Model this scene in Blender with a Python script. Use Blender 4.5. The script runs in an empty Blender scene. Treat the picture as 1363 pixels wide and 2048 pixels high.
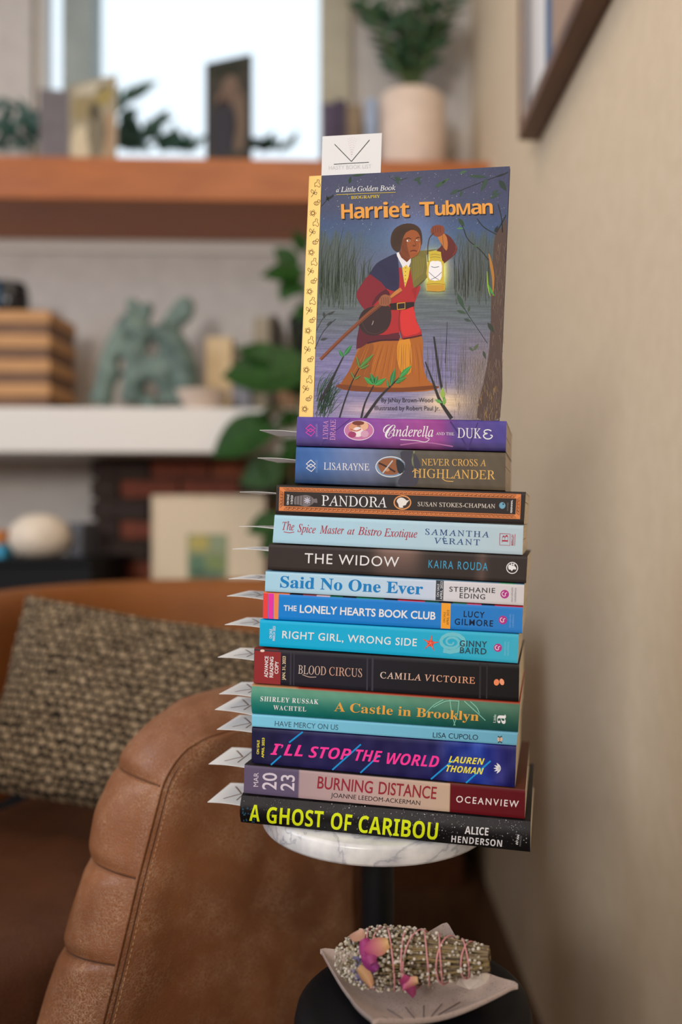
import bpy, bmesh, math, random
import numpy as np
from mathutils import Vector, Matrix

sc = bpy.context.scene
COL = sc.collection
rnd = random.Random(7)
nrs = np.random.RandomState(5)

# ------------------------------------------------------------------ camera
FPX, CX, CY = 1680.0, 860.0, 1043.0        # focal length and optical axis, in pixels of the 1363x2048 frame
CAMH = 0.87
cd = bpy.data.cameras.new('camera'); cam = bpy.data.objects.new('camera', cd); COL.objects.link(cam)
cam.location = (0, 0, CAMH); cam.rotation_euler = (math.radians(90), 0, 0)
cd.sensor_fit = 'VERTICAL'; cd.sensor_height = 36.0; cd.sensor_width = 36.0
cd.lens = FPX * 36.0 / 2048.0
cd.shift_x = (681.5 - CX) / 2048.0
cd.shift_y = (CY - 1024.0) / 2048.0
cd.clip_start = 0.02
cd.dof.use_dof = True; cd.dof.focus_distance = 0.662; cd.dof.aperture_fstop = 2.0
sc.camera = cam

# ------------------------------------------------------------------ world, lights, exposure
def lin(c, k=1.0):
    out = []
    for v in c:
        v = v / 255.0
        out.append((v / 12.92 if v <= 0.04045 else ((v + 0.055) / 1.055) ** 2.4) * k)
    return tuple(out)

world = bpy.data.worlds.new('sky'); sc.world = world; world.use_nodes = True
bgn = world.node_tree.nodes['Background']
bgn.inputs[0].default_value = (0.80, 0.91, 1.0, 1); bgn.inputs[1].default_value = 1.25

def area(name, loc, target, sx, sy, power, color):
    l = bpy.data.lights.new(name, 'AREA'); l.shape = 'RECTANGLE'; l.size = sx; l.size_y = sy
    l.energy = power; l.color = color
    o = bpy.data.objects.new(name, l); COL.objects.link(o); o.location = loc
    o.rotation_euler = (Vector(target) - Vector(loc)).to_track_quat('-Z', 'Y').to_euler()
    return o
area('window_daylight', (-0.95, -2.0, 1.68), (0.0, 0.7, 0.95), 0.55, 0.7, 49, (1.0, 0.96, 0.90))
area('side_window_daylight', (-2.3, 0.3, 1.85), (0.0, 1.0, 0.9), 1.2, 1.2, 20, (0.74, 0.86, 1.0))
area('ceiling_fill_light', (-0.5, 0.9, 2.45), (-0.5, 1.0, 0), 0.9, 0.9, 8, (1.0, 0.82, 0.62))  # added soft overhead fill, not a lamp of the room

sc.view_settings.view_transform = 'Standard'
sc.view_settings.look = 'None'
sc.view_settings.exposure = 0.0
sc.view_settings.gamma = 1.0
sc.view_settings.use_curve_mapping = False
sc.cycles.use_denoising = True
sc.cycles.max_bounces = 6

# ------------------------------------------------------------------ helpers
def V(*a): return np.array(a, float)
def ray(x, y): return V((x - CX) / FPX, 1.0, -(y - CY) / FPX)
CAM = V(0, 0, CAMH)
def at(x, y, Y): return CAM + ray(x, y) * Y                     # point seen at pixel x, y at distance Y
def atz(x, y, z): d = ray(x, y); return CAM + d * ((z - CAMH) / d[2])
def unp(x, y, P, n): d = ray(x, y); return CAM + d * (((P - CAM) @ n) / (d @ n))
def nrm(v): v = np.array(v, float); return v / np.linalg.norm(v)

def mat(name, col, rough=0.6, metal=0.0, spec=0.5, coat=0.0, attr=False, build=None):
    m = bpy.data.materials.new(name); m.use_nodes = True
    nt = m.node_tree; b = nt.nodes['Principled BSDF']
    b.inputs['Base Color'].default_value = (*lin(col), 1)
    b.inputs['Roughness'].default_value = rough; b.inputs['Metallic'].default_value = metal
    b.inputs['Specular IOR Level'].default_value = spec; b.inputs['Coat Weight'].default_value = coat
    if attr:
        a = nt.nodes.new('ShaderNodeAttribute'); a.attribute_name = 'Col'
        nt.links.new(a.outputs['Color'], b.inputs['Base Color'])
    if build: build(nt, b)
    return m
def N(nt, t, **kw):
    n = nt.nodes.new(t)
    for k, v in kw.items():
        if k in n.inputs: n.inputs[k].default_value = v
        else: setattr(n, k, v)
    return n
def ramp(nt, fac, stops):
    r = nt.nodes.new('ShaderNodeValToRGB'); nt.links.new(fac, r.inputs[0])
    el = r.color_ramp.elements
    while len(el) < len(stops): el.new(0.5)
    for e, (p, c) in zip(el, stops): e.position = p; e.color = (*lin(c), 1)
    return r
def coords(nt, scale=(1, 1, 1), kind='Object'):
    tc = nt.nodes.new('ShaderNodeTexCoord'); mp = nt.nodes.new('ShaderNodeMapping')
    mp.inputs['Scale'].default_value = scale; nt.links.new(tc.outputs[kind], mp.inputs[0]); return mp.outputs[0]
def bump(nt, b, h, strength, dist=0.001):
    bp = nt.nodes.new('ShaderNodeBump'); bp.inputs['Strength'].default_value = strength; bp.inputs['Distance'].default_value = dist
    nt.links.new(h, bp.inputs['Height']); nt.links.new(bp.outputs[0], b.inputs['Normal'])
def noisy(c1, c2, scale=20, detail=4, bumps=0.0, stretch=(1, 1, 1), dist=0.001, lo=0.35, hi=0.65, kind='Object'):
    def f(nt, b):
        co = coords(nt, stretch, kind)
        n = N(nt, 'ShaderNodeTexNoise', Scale=scale, Detail=detail); nt.links.new(co, n.inputs['Vector'])
        r = ramp(nt, n.outputs[0], [(lo, c1), (hi, c2)]); nt.links.new(r.outputs[0], b.inputs['Base Color'])
        if bumps: bump(nt, b, n.outputs[0], bumps, dist)
    return f

class MB:
    """collects vertices / faces (world coordinates), optional colours per face corner source vertex"""
    def __init__(s): s.v = []; s.f = []; s.c = []; s.mi = []; s.n = 0
    def add(s, verts, faces, col=None, mi=0):
        verts = np.asarray(verts, float).reshape(-1, 3)
        s.v.append(verts)
        for f in faces: s.f.append(tuple(int(i) + s.n for i in f)); s.mi.append(mi)
        if col is None: col = (255, 255, 255)
        col = np.asarray(col, float)
        if col.ndim == 1: col = np.tile(col, (len(verts), 1))
        s.c.append(col); s.n += len(verts)
        return s
    def box(s, c, ex, ey, ez, col=None, mi=0):
        c = np.array(c, float); ex, ey, ez = map(np.array, (ex, ey, ez))
        vs = [c + a * ex + b * ey + d * ez for d in (-1, 1) for b in (-1, 1) for a in (-1, 1)]
        return s.add(vs, [(0, 2, 3, 1), (4, 5, 7, 6), (0, 1, 5, 4), (2, 6, 7, 3), (0, 4, 6, 2), (1, 3, 7, 5)], col, mi)
    def aabb(s, lo, hi, col=None, mi=0):
        lo = np.array(lo, float); hi = np.array(hi, float); h = (hi - lo) / 2
        return s.box((lo + hi) / 2, (h[0], 0, 0), (0, h[1], 0), (0, 0, h[2]), col, mi)
    def grid(s, P, col=None, close_u=False, close_v=False, mi=0, flip=False):
        P = np.asarray(P, float); n, m = P.shape[:2]; F = []
        for i in range(n if close_u else n - 1):
            for j in range(m if close_v else m - 1):
                a, b, c, d = i * m + j, ((i + 1) % n) * m + j, ((i + 1) % n) * m + (j + 1) % m, i * m + (j + 1) % m
                F.append((a, d, c, b) if flip else (a, b, c, d))
        return s.add(P.reshape(-1, 3), F, None if col is None else np.asarray(col, float).reshape(-1, 3) if np.ndim(col) > 1 else col, mi)
    def tube(s, pts, r, k=8, col=None, mi=0, cap=True):
        pts = [np.array(p, float) for p in pts]; n = len(pts)
        rr = [r] * n if np.isscalar(r) else r
        T = [nrm(pts[min(i + 1, n - 1)] - pts[max(i - 1, 0)]) for i in range(n)]
        a = np.cross(T[0], V(0, 0, 1)); a = nrm(a) if np.linalg.norm(a) > 1e-3 else V(1, 0, 0)
        P = []
        for i in range(n):
            a = nrm(a - T[i] * (a @ T[i])); b = np.cross(T[i], a)
            P.append([pts[i] + rr[i] * (a * math.cos(t) + b * math.sin(t)) for t in np.linspace(0, 2 * math.pi, k, endpoint=False)])
        base = s.n; s.grid(P, col, close_v=True, mi=mi)
        if cap:
            s.f.append(tuple(base + j for j in range(k))); s.mi.append(mi)
            s.f.append(tuple(base + (n - 1) * k + j for j in reversed(range(k)))); s.mi.append(mi)
        return s
    def lathe(s, c, prof, k=40, col=None, tilt=None, mi=0):
        c = np.array(c, float); ax, ay, az = (V(1, 0, 0), V(0, 1, 0), V(0, 0, 1)) if tilt is None else tilt
        P = [[c + r * (ax * math.cos(t) + ay * math.sin(t)) + az * z for t in np.linspace(0, 2 * math.pi, k, endpoint=False)] for r, z in prof]
        return s.grid(P, col, close_v=True, mi=mi)
    def ball(s, c, r, col=None, sub=1, sq=(1, 1, 1), mi=0):
        v, f = ICO[sub]; return s.add(np.array(c) + v * np.array(sq) * r, f, col, mi)
ICO = {}
for _s in (1, 2, 3):
    _b = bmesh.new(); bmesh.ops.create_icosphere(_b, subdivisions=_s, radius=1)
    ICO[_s] = (np.array([v.co[:] for v in _b.verts]), [tuple(v.index for v in f.verts) for f in _b.faces]); _b.free()

def tag(o, label=None, cat=None, group=None, kind=None):
    if label: o['label'] = label
    if cat: o['category'] = cat
    if group: o['group'] = group
    if kind: o['kind'] = kind
    return o
def make(name, mb, mats, parent=None, smooth=False, bevel=0, origin=None, sharp=None, fixn=True):
    verts = np.concatenate(mb.v); cols = np.concatenate(mb.c)
    if parent is not None:
        off = np.array(parent['_w'])
    elif origin is not None: off = np.array(origin, float)
    else:
        off = (verts.min(0) + verts.max(0)) / 2; off[2] = verts[:, 2].min()
    me = bpy.data.meshes.new(name); me.from_pydata((verts - off).tolist(), [], mb.f)
    if not isinstance(mats, (list, tuple)): mats = [mats]
    for m in mats: me.materials.append(m)
    me.polygons.foreach_set('material_index', mb.mi)
    at_ = me.color_attributes.new('Col', 'FLOAT_COLOR', 'POINT')
    c = cols / 255.0; c = np.where(c <= 0.04045, c / 12.92, ((c + 0.055) / 1.055) ** 2.4)
    at_.data.foreach_set('color', np.concatenate([c, np.ones((len(c), 1))], 1).astype(np.float32).ravel())
    if fixn:
        bm = bmesh.new(); bm.from_mesh(me); bmesh.ops.recalc_face_normals(bm, faces=bm.faces); bm.to_mesh(me); bm.free()
    if smooth:
        me.polygons.foreach_set('use_smooth', [True] * len(me.polygons))
        if sharp: me.set_sharp_from_angle(angle=math.radians(sharp))
    o = bpy.data.objects.new(name, me); COL.objects.link(o)
    if parent is not None:
        o.parent = parent; pw = np.array(parent['_w'])
        o['_w'] = [float(x) for x in off]
    else:
        o.location = off.tolist(); o['_w'] = [float(x) for x in off]
    if bevel:
        md = o.modifiers.new('bevel', 'BEVEL'); md.width = bevel; md.segments = 2; md.limit_method = 'ANGLE'; md.angle_limit = math.radians(40)
    return o
def empty(name, loc, label, cat, group=None):
    o = bpy.data.objects.new(name, None); COL.objects.link(o); o.location = [float(x) for x in loc]; o.empty_display_size = 0.02
    o['_w'] = [float(x) for x in loc]
    return tag(o, label, cat, group)

# ------------------------------------------------------------------ materials
def leather_nodes(c1, c2, c3, amt=.5):
    def f(nt, b):
        co = coords(nt, (1, 1, 1))
        nz = N(nt, 'ShaderNodeTexNoise', Scale=90, Detail=4); nt.links.new(co, nz.inputs['Vector'])
        mx = N(nt, 'ShaderNodeMixRGB', Fac=0.012); nt.links.new(co, mx.inputs[1]); nt.links.new(nz.outputs[1], mx.inputs[2])
        hs = []
        for sc_, wd in ((330, .10), (120, .05)):
            vo = N(nt, 'ShaderNodeTexVoronoi', Scale=sc_); vo.feature = 'DISTANCE_TO_EDGE'; nt.links.new(mx.outputs[0], vo.inputs['Vector'])
            hs.append((vo, ramp(nt, vo.outputs[0], [(0, (255, 255, 255)), (wd, (0, 0, 0))])))
        big = N(nt, 'ShaderNodeTexNoise', Scale=7, Detail=6, Distortion=.6); nt.links.new(co, big.inputs['Vector'])
        r = ramp(nt, big.outputs[0], [(0.32, c1), (0.68, c2)])
        msk = N(nt, 'ShaderNodeTexNoise', Scale=26, Detail=7); nt.links.new(co, msk.inputs['Vector'])
        mr = ramp(nt, msk.outputs[0], [(0.42, (0, 0, 0)), (0.66, (255, 255, 255))])
        cr = N(nt, 'ShaderNodeTexNoise', Scale=75, Detail=8, Distortion=3.5); nt.links.new(co, cr.inputs['Vector'])
        cr2 = ramp(nt, cr.outputs[0], [(0.475, (0, 0, 0)), (0.50, (255, 255, 255)), (0.525, (0, 0, 0))])
        a1 = N(nt, 'ShaderNodeMath', operation='MAXIMUM'); nt.links.new(hs[0][1].outputs[0], a1.inputs[0]); nt.links.new(cr2.outputs[0], a1.inputs[1])
        a2 = N(nt, 'ShaderNodeMath', operation='MULTIPLY'); nt.links.new(a1.outputs[0], a2.inputs[0]); nt.links.new(mr.outputs[0], a2.inputs[1])
        a3 = N(nt, 'ShaderNodeMath', operation='MULTIPLY'); nt.links.new(a2.outputs[0], a3.inputs[0]); a3.inputs[1].default_value = amt
        m2 = N(nt, 'ShaderNodeMixRGB'); m2.inputs[2].default_value = (*lin(c3), 1)
        nt.links.new(a3.outputs[0], m2.inputs[0]); nt.links.new(r.outputs[0], m2.inputs[1]); nt.links.new(m2.outputs[0], b.inputs['Base Color'])
        ad = N(nt, 'ShaderNodeMath', operation='SUBTRACT'); nt.links.new(nz.outputs[0], ad.inputs[0]); nt.links.new(hs[0][1].outputs[0], ad.inputs[1])
        bump(nt, b, ad.outputs[0], 0.45, 0.0007)
    return f
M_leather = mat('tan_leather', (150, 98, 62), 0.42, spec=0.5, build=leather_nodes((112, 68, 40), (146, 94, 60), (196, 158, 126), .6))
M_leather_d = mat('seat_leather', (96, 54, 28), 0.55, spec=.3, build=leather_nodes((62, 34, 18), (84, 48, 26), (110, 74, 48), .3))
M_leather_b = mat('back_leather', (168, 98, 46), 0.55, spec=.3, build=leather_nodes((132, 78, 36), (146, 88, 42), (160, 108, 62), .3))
M_thread = mat('thread', (190, 150, 112), 0.8)
M_seam = mat('seam_shadow_thread', (70, 42, 26), 0.8)
def marble(nt, b):
    co = coords(nt)
    w = N(nt, 'ShaderNodeTexNoise', Scale=14, Detail=8, Distortion=1.6); nt.links.new(co, w.inputs['Vector'])
    r = ramp(nt, w.outputs[0], [(0.40, (236, 236, 238)), (0.49, (222, 222, 226)), (0.512, (186, 188, 196)), (0.535, (230, 230, 234)), (0.62, (240, 240, 240))])
    n2 = N(nt, 'ShaderNodeTexNoise', Scale=30, Detail=6); nt.links.new(co, n2.inputs['Vector'])
    r2 = ramp(nt, n2.outputs[0], [(0.35, (200, 202, 208)), (0.6, (255, 255, 255))])
    mx = N(nt, 'ShaderNodeMixRGB', blend_type='MULTIPLY', Fac=0.8); nt.links.new(r.outputs[0], mx.inputs[1]); nt.links.new(r2.outputs[0], mx.inputs[2])
    nt.links.new(mx.outputs[0], b.inputs['Base Color'])
M_marble = mat('white_marble', (235, 235, 238), 0.3, build=marble)
M_black = mat('black_metal', (8, 8, 11), 0.55, spec=.3)
M_blackwood = mat('black_lacquer', (5, 6, 12), 0.6, spec=.25)
M_print = mat('printed_cover', (255, 255, 255), 0.5, spec=0.2, attr=True)
M_ink = mat('printed_ink', (255, 255, 255), 0.55, spec=0.2, attr=True)
def gold_n(nt, b): pass
M_gold = mat('gold_foil', (214, 178, 92), 0.35, metal=0.35, attr=True)
def pages_n(nt, b):
    co = coords(nt, (2, 2, 1))
    w = N(nt, 'ShaderNodeTexNoise', Scale=900, Detail=2); w.noise_dimensions = '3D'
    mp = N(nt, 'ShaderNodeMapping'); mp.inputs['Scale'].default_value = (0.02, 0.02, 1); nt.links.new(co, mp.inputs[0]); nt.links.new(mp.outputs[0], w.inputs['Vector'])
    r = ramp(nt, w.outputs[0], [(0.3, (205, 190, 165)), (0.7, (232, 220, 198))]); nt.links.new(r.outputs[0], b.inputs['Base Color'])
M_pages = mat('page_edges', (228, 216, 196), 0.9, build=pages_n)
M_pages_g = mat('grey_page_edges', (186, 172, 160), 0.9, build=noisy((176, 162, 152), (198, 184, 170), 300))
M_card = mat('card_stock', (226, 228, 232), 0.6, spec=0.3)
M_wallR = mat('beige_wall_paint', (220, 202, 176), 0.75, build=noisy((215, 197, 171), (220, 202, 177), 35, 6, 0.08, dist=0.0008))
M_wallB = mat('grey_wall_paint', (196, 190, 186), 0.8, build=noisy((192, 186, 182), (200, 194, 190), 20, 4))
M_white = mat('white_trim_paint', (226, 222, 218), 0.5)
M_frame_w = mat('window_frame_paint', (150, 160, 158), 0.5, build=noisy((145, 155, 153), (156, 166, 164), 15))
M_casing = mat('casing_paint', (176, 170, 150), 0.6, build=noisy((170, 164, 145), (182, 176, 156), 15))
def wood(c1, c2, s=6, st=(1, 8, 8), rough=0.45, kind='Object'):
    return noisy(c1, c2, s, 6, 0.15, st, 0.001, 0.3, 0.7, kind)
M_mantel = mat('orange_brown_wood', (160, 92, 48), 0.45, build=wood((152, 82, 32), (178, 102, 44), 5, (1.5, 12, 12)))
M_frame = mat('dark_walnut', (92, 56, 34), 0.4, build=wood((82, 48, 28), (108, 66, 40), 8, (6, 1, 6)))
M_board = mat('pale_wood', (190, 140, 88), 0.55, build=wood((176, 124, 72), (204, 154, 100), 8))
M_board_d = mat('walnut_strip', (110, 74, 46), 0.55, build=wood((96, 62, 38), (124, 86, 54), 8))
M_floor = mat('dark_floor_wood', (80, 56, 38), 0.4, build=wood((60, 40, 26), (92, 64, 42), 5, (12, 1, 1)))
M_ceil = mat('ceiling_paint', (220, 216, 210), 0.9, build=noisy((216, 212, 206), (224, 220, 214), 10))
M_leaf = mat('pothos_leaf', (30, 66, 24), 0.5, spec=.25, build=noisy((20, 52, 14), (40, 84, 28), 12))
M_leaf2 = mat('dark_leaf', (30, 62, 40), 0.5, spec=.3, build=noisy((22, 52, 34), (42, 82, 50), 14))
M_leaf3 = mat('garland_leaf', (42, 84, 74), 0.5, build=noisy((22, 52, 44), (50, 92, 82), 14))
M_stem = mat('plant_stem', (70, 90, 44), 0.6, build=noisy((60, 80, 38), (84, 104, 52), 20))
M_cer = mat('matte_white_ceramic', (224, 204, 190), 0.6, build=noisy((220, 200, 186), (228, 208, 194), 30))
M_teal = mat('verdigris_ceramic', (96, 116, 110), 0.6, build=noisy((66, 88, 84), (118, 138, 130), 22, 5, 0.4))
def glass_n(nt, b):
    b.inputs['Transmission Weight'].default_value = 1.0; b.inputs['IOR'].default_value = 1.02
M_glass = mat('window_glass', (255, 255, 255), 0.0, build=glass_n)

# ------------------------------------------------------------------ the room
WA = -0.101                                    # the right wall runs slightly away to the left
def wallx(y): return 0.1407 + 0.101 * (1.97 - y)
BE = nrm((1, 0.03, 0)); BF = nrm((-0.03, 1, 0)); UP = V(0, 0, 1)
def bplane(D): return V(0, D, CAMH)            # planes parallel to the back wall
def bat(x, y, D): return unp(x, y, bplane(D), BF)
def bxz(x, y, D):
    p = bat(x, y, D) - V(0, D, 0); return p @ BE, p[2]
def bpt(x, z, D): return V(0, D, 0) + BE * x + V(0, 0, z)
def bbox(mb, x0, x1, z0, z1, D0, D1, col=None, mi=0):
    c = bpt((x0 + x1) / 2, (z0 + z1) / 2, (D0 + D1) / 2)
    return mb.box(c, BE * (x1 - x0) / 2, BF * (D1 - D0) / 2, UP * (z1 - z0) / 2, col, mi)
DW = 2.27                                      # back wall distance
wx0 = bxz(62, 300, DW)[0]; wx1 = bxz(641, 300, DW)[0]; wz0 = bxz(300, 332, DW)[1]; wz1 = 2.44
xr = 0.135
m = MB()
bbox(m, -2.6, wx0, 0, 2.5, DW, DW + 0.12); bbox(m, wx1, xr + 0.15, 0, 2.5, DW, DW + 0.12)
bbox(m, wx0, wx1, 0, wz0, DW, DW + 0.12); bbox(m, wx0, wx1, wz1, 2.5, DW, DW + 0.12)
tag(make('wall_back', m, M_wallB, smooth=False), kind='structure')
m = MB(); m.add([V(wallx(2.45), 2.45, 0), V(wallx(-2.3), -2.3, 0), V(wallx(-2.3) + .12, -2.3, 0), V(wallx(2.45) + .12, 2.45, 0),
                 V(wallx(2.45), 2.45, 2.5), V(wallx(-2.3), -2.3, 2.5), V(wallx(-2.3) + .12, -2.3, 2.5), V(wallx(2.45) + .12, 2.45, 2.5)],
                [(0, 1, 5, 4), (1, 2, 6, 5), (2, 3, 7, 6), (3, 0, 4, 7), (0, 3, 2, 1), (4, 5, 6, 7)])
tag(make('wall_right', m, M_wallR), kind='structure')
m = MB(); m.aabb((-2.72, -2.42, 0), (-2.6, 2.35, 2.5)); tag(make('wall_left', m, M_wallB), kind='structure')
m = MB(); m.aabb((-2.72, -2.42, 0), (-1.3, -2.3, 2.5)); m.aabb((-0.6, -2.42, 0), (0.75, -2.3, 2.5)); m.aabb((-1.3, -2.42, 0), (-0.6, -2.3, 0.9)); m.aabb((-1.3, -2.42, 2.05), (-0.6, -2.3, 2.5))
tag(make('wall_front', m, M_wallB), kind='structure')
m = MB(); m.aabb((-2.72, -2.42, -0.06), (0.8, 2.6, 0.0)); fl = tag(make('floor', m, M_floor), kind='structure')
m = MB(); m.aabb((-2.72, -2.42, 2.5), (0.8, 2.6, 2.56)); tag(make('ceiling', m, M_ceil), kind='structure')
# window: frame, mullion, panes
win = empty('window_1', bpt((wx0 + wx1) / 2, wz0, DW), None, None); win['kind'] = 'structure'
m = MB(); fw = 0.018
bbox(m, wx0, wx0 + fw, wz0, wz1, DW + .03, DW + .09); bbox(m, wx1 - fw * .4, wx1, wz0, wz1, DW + .03, DW + .09)
bbox(m, wx0 + fw, wx1 - fw * .4, wz0, wz0 + fw, DW + .03, DW + .09); bbox(m, wx0 + fw, wx1 - fw * .4, wz1 - fw, wz1, DW + .03, DW + .09)
make('window_frame', m, M_white, win)
mx0 = bxz(120, 200, DW)[0]; mx1 = bxz(178, 200, DW)[0]
m = MB(); bbox(m, mx0, mx1, wz0 + fw, wz1 - fw, DW + .01, DW + .09); make('mullion', m, M_frame_w, win)
for a, b_ in ((wx0 + fw, mx0), (mx1, wx1 - fw * .4)):
    m = MB(); bbox(m, a, b_, wz0 + fw, wz1 - fw, DW + .06, DW + .064); make('pane', m, M_glass, win)
# casing on the right of the window
cz0 = wz0; c0 = wx1; c1 = bxz(703, 200, DW)[0]
m = MB(); bbox(m, c0, c1, cz0, wz1 + .02, DW - .02, DW); tag(make('trim_1', m, M_casing, bevel=.003), kind='structure')
# mantel beam, white shelf
DS = 1.97
x1 = wallx(DS + .28) - .004
_, mz1 = bxz(500, 317, DS); _, mz0 = bxz(500, 402, DS)
m = MB(); bbox(m, -1.6, bxz(981, 350, DS)[0] - .002, mz0, mz1, DS, DW - .001)
mantel = tag(make('wooden_shelf', m, M_mantel, bevel=.004), 'thick orange-brown wooden shelf beam under the window', 'shelf')
_, sz1 = bxz(300, 815, DS); _, sz0 = bxz(300, 905, DS)
m = MB(); bbox(m, -1.6, bxz(978, 850, DS)[0] - .002, sz0, sz1, DS, DW - .001)
tag(make('white_shelf', m, M_white, bevel=.003), 'thick white shelf below the wooden beam and above the brickwork', 'shelf')
_, lz1 = bxz(300, 497, DW)
m = MB(); bbox(m, -1.6, xr - .02, mz0 - .03, mz0 - .001, DW - .02, DW - .001)
tag(make('trim_2', m, M_white), kind='structure')

# bricks of the chimney breast under the white shelf
br = empty('brick_fireplace', bpt(-.4, 0, 2.15), 'red-brown brick fireplace front below the white shelf', 'fireplace')
bx0 = bxz(182, 1000, 2.13)[0]; bx1 = xr - .03
M_mortar = mat('dark_mortar', (58, 44, 36), 0.9, build=noisy((46, 34, 28), (70, 54, 44), 40))
M_bricks = [mat('brick_%s' % n, c, 0.85, build=noisy(tuple(int(v * .8) for v in c), c, 30, 5, 0.4)) for n, c in
            (('red', (126, 62, 42)), ('brown', (96, 54, 38)), ('dark', (58, 42, 36)), ('orange', (140, 74, 46)))]
m = MB(); bbox(m, bx0 + .006, bx1, .0, sz0 - .002, 2.14, DW - .002); make('mortar_bed', m, M_mortar, br)
H_ = .0515; z = sz0 - .006; r_ = 0; protos = {}
while z > 0.45:
    x = bx0 + (0 if r_ % 2 == 0 else -.075)
    while x < bx1 - .02:
        a = max(x, bx0); b_ = min(x + .142, bx1)
        if b_ - a > .02:
            kmat = M_bricks[2] if (a < bx0 + .01 and rnd.random() < .85) else M_bricks[rnd.choice([0, 0, 1, 3, 2])]
            key = (round(b_ - a, 3), kmat.name)
            c = bpt((a + b_) / 2, z - .021, 2.136)
            if key not in protos:
                mm = MB(); bbox(mm, a, b_, z - .043, z, 2.126 , 2.146)
                o = make('brick', mm, kmat, br, bevel=.002); protos[key] = (o, c)
            else:
                o0, c0_ = protos[key]; o = o0.copy(); COL.objects.link(o); o.parent = br
                dd = c - c0_ ; o.location = (dd + V(0, rnd.uniform(-.003, .003), 0)).tolist()
        x += .15
    z -= H_; r_ += 1

# unseen block added behind the camera to shade the low part of the room
sb = empty('added_shade_block', V(-.8, -.75, 0), 'unseen pale wooden block added behind the viewpoint to shade the lower room', 'added_shade_block')
m = MB(); m.aabb((-1.75, -.95, .1), (.1, -.6, .93)); make('body', m, M_board, sb, bevel=.004); m = MB(); m.aabb((-1.77, -.96, .931), (.12, -.59, .955)); make('top', m, M_board, sb, bevel=.004)
for lx in (-1.68, .03):
    for ly in (-.9, -.65): m = MB(); m.tube([(lx, ly, 0), (lx, ly, .0995)], .02, 10); make('leg', m, M_frame, sb)

# ------------------------------------------------------------------ framed picture on the right wall
Zf = 1.47
wp = lambda y, z, off=0: V(wallx(y) - off, y, z)
fz0 = CAMH + (1043 - 283) / FPX * Zf
pf = empty('framed_picture', wp(1.0, fz0), 'dark brown framed artwork hanging on the beige right wall', 'picture')
WD = nrm((0.101, -1, 0)); WN = nrm((-1, -0.101, 0))     # along the wall towards the camera, out of the wall
P0f = V(wallx(Zf), Zf, fz0); LF = 0.75; HF = 0.6
def fbox(mb, a0, a1, z0, z1, o0, o1):
    c = P0f + WD * (a0 + a1) / 2 + UP * ((z0 + z1) / 2) + WN * (o0 + o1) / 2
    return mb.box(c, WD * (a1 - a0) / 2, WN * (o1 - o0) / 2, UP * (z1 - z0) / 2)
for nm, a in (('frame_rail', (0, LF, 0, .022)), ('frame_rail', (0, LF, HF - .022, HF)), ('frame_stile', (0, .007, .022, HF - .022)), ('frame_stile', (LF - .022, LF, .022, HF - .022))):
    m = MB(); fbox(m, *a, .002, .038); make(nm, m, M_frame, pf, bevel=.001)
m = MB(); fbox(m, .0075, LF - .0225, .0225, HF - .0225, .003, .033); make('backing', m, M_board_d, pf)
m = MB()
bands = [(0, .05, (178, 168, 160)), (.05, .10, (120, 116, 122)), (.10, .17, (206, 204, 206)), (.17, .24, (226, 226, 230)), (.24, .30, (90, 112, 146)), (.30, .5, (166, 142, 126)), (.5, 1.0, (150, 130, 118))]
for a, b_, c in bands:
    q = [P0f + WD * (.007 + t * (LF - .029)) + UP * zz + WN * .0335 for t, zz in ((a, .022), (b_, .022), (b_, HF - .022), (a, HF - .022))]
    m.add(q, [(0, 1, 2, 3)], c)
q = [P0f + WD * (.007 + t * (LF - .029)) + UP * zz + WN * .0340 for t, zz in ((.36, .5), (.45, .42), (.62, .5), (.7, .57), (.36, .57))]
m.add(q, [(0, 1, 2, 3, 4)], (84, 116, 152))
make('artwork', m, M_ink, pf)

# ------------------------------------------------------------------ text engine (lettering is flat mesh, laid on its surface)
FD = bpy.utils.resource_path('LOCAL') + '/datafiles/fonts/'
_fonts = {}
def mathstr(s, base, dbase=None):
    o = ''
    for c in s:
        if 'A' <= c <= 'Z': o += chr(base + ord(c) - 65)
        elif 'a' <= c <= 'z':
            v = base + 26 + ord(c) - 97
            o += '\u210e' if v == 0x1D455 else chr(v)
        elif '0' <= c <= '9' and dbase: o += chr(dbase + ord(c) - 48)
        else: o += c
    return o
STY = {'sans': (None, None, 0, 0), 'sansb': (None, None, .022, 0), 'sansm': (None, None, .010, 0),
       'serifb': (0x1D400, 0x1D7CE, 0, 0), 'serifm': (0x1D434, 0x1D7CE, .006, -.275), 'serif': (0x1D434, 0x1D7CE, 0, -.275), 'sansn': (None, None, .015, 0),
       'serifx': (0x1D400, 0x1D7CE, .006, 0), 'script': (0x1D4D0, None, -.004, 0), 'scriptm': (0x1D4D0, None, 0.006, .0), 'bold': (0x1D5D4, 0x1D7EC, 0, 0), 'boldit': (0x1D63C, 0x1D7EC, 0, .06), 'ital': (0x1D434, None, .004, 0)}
_cache = {}
def glyphs(s, style, sp=1.0):
    key = (s, style, sp)
    if key in _cache: return _cache[key]
    base, db, off, sh = STY[style]
    c = bpy.data.curves.new('t', 'FONT'); c.body = mathstr(s, base, db) if base else s
    c.size = 1; c.offset = off; c.fill_mode = 'FRONT'; c.resolution_u = 4; c.space_character = sp
    ob = bpy.data.objects.new('t', c); COL.objects.link(ob)
    dg = bpy.context.evaluated_depsgraph_get(); me = bpy.data.meshes.new_from_object(ob.evaluated_get(dg))
    v = np.array([p.co[:] for p in me.vertices]) if len(me.vertices) else np.zeros((1, 3)); f = [tuple(p.vertices) for p in me.polygons]
    v = v[:, :2].copy(); v[:, 0] += v[:, 1] * sh
    bpy.data.objects.remove(ob); bpy.data.curves.remove(c); bpy.data.meshes.remove(me)
    _cache[key] = (v, f); return v, f
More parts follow.
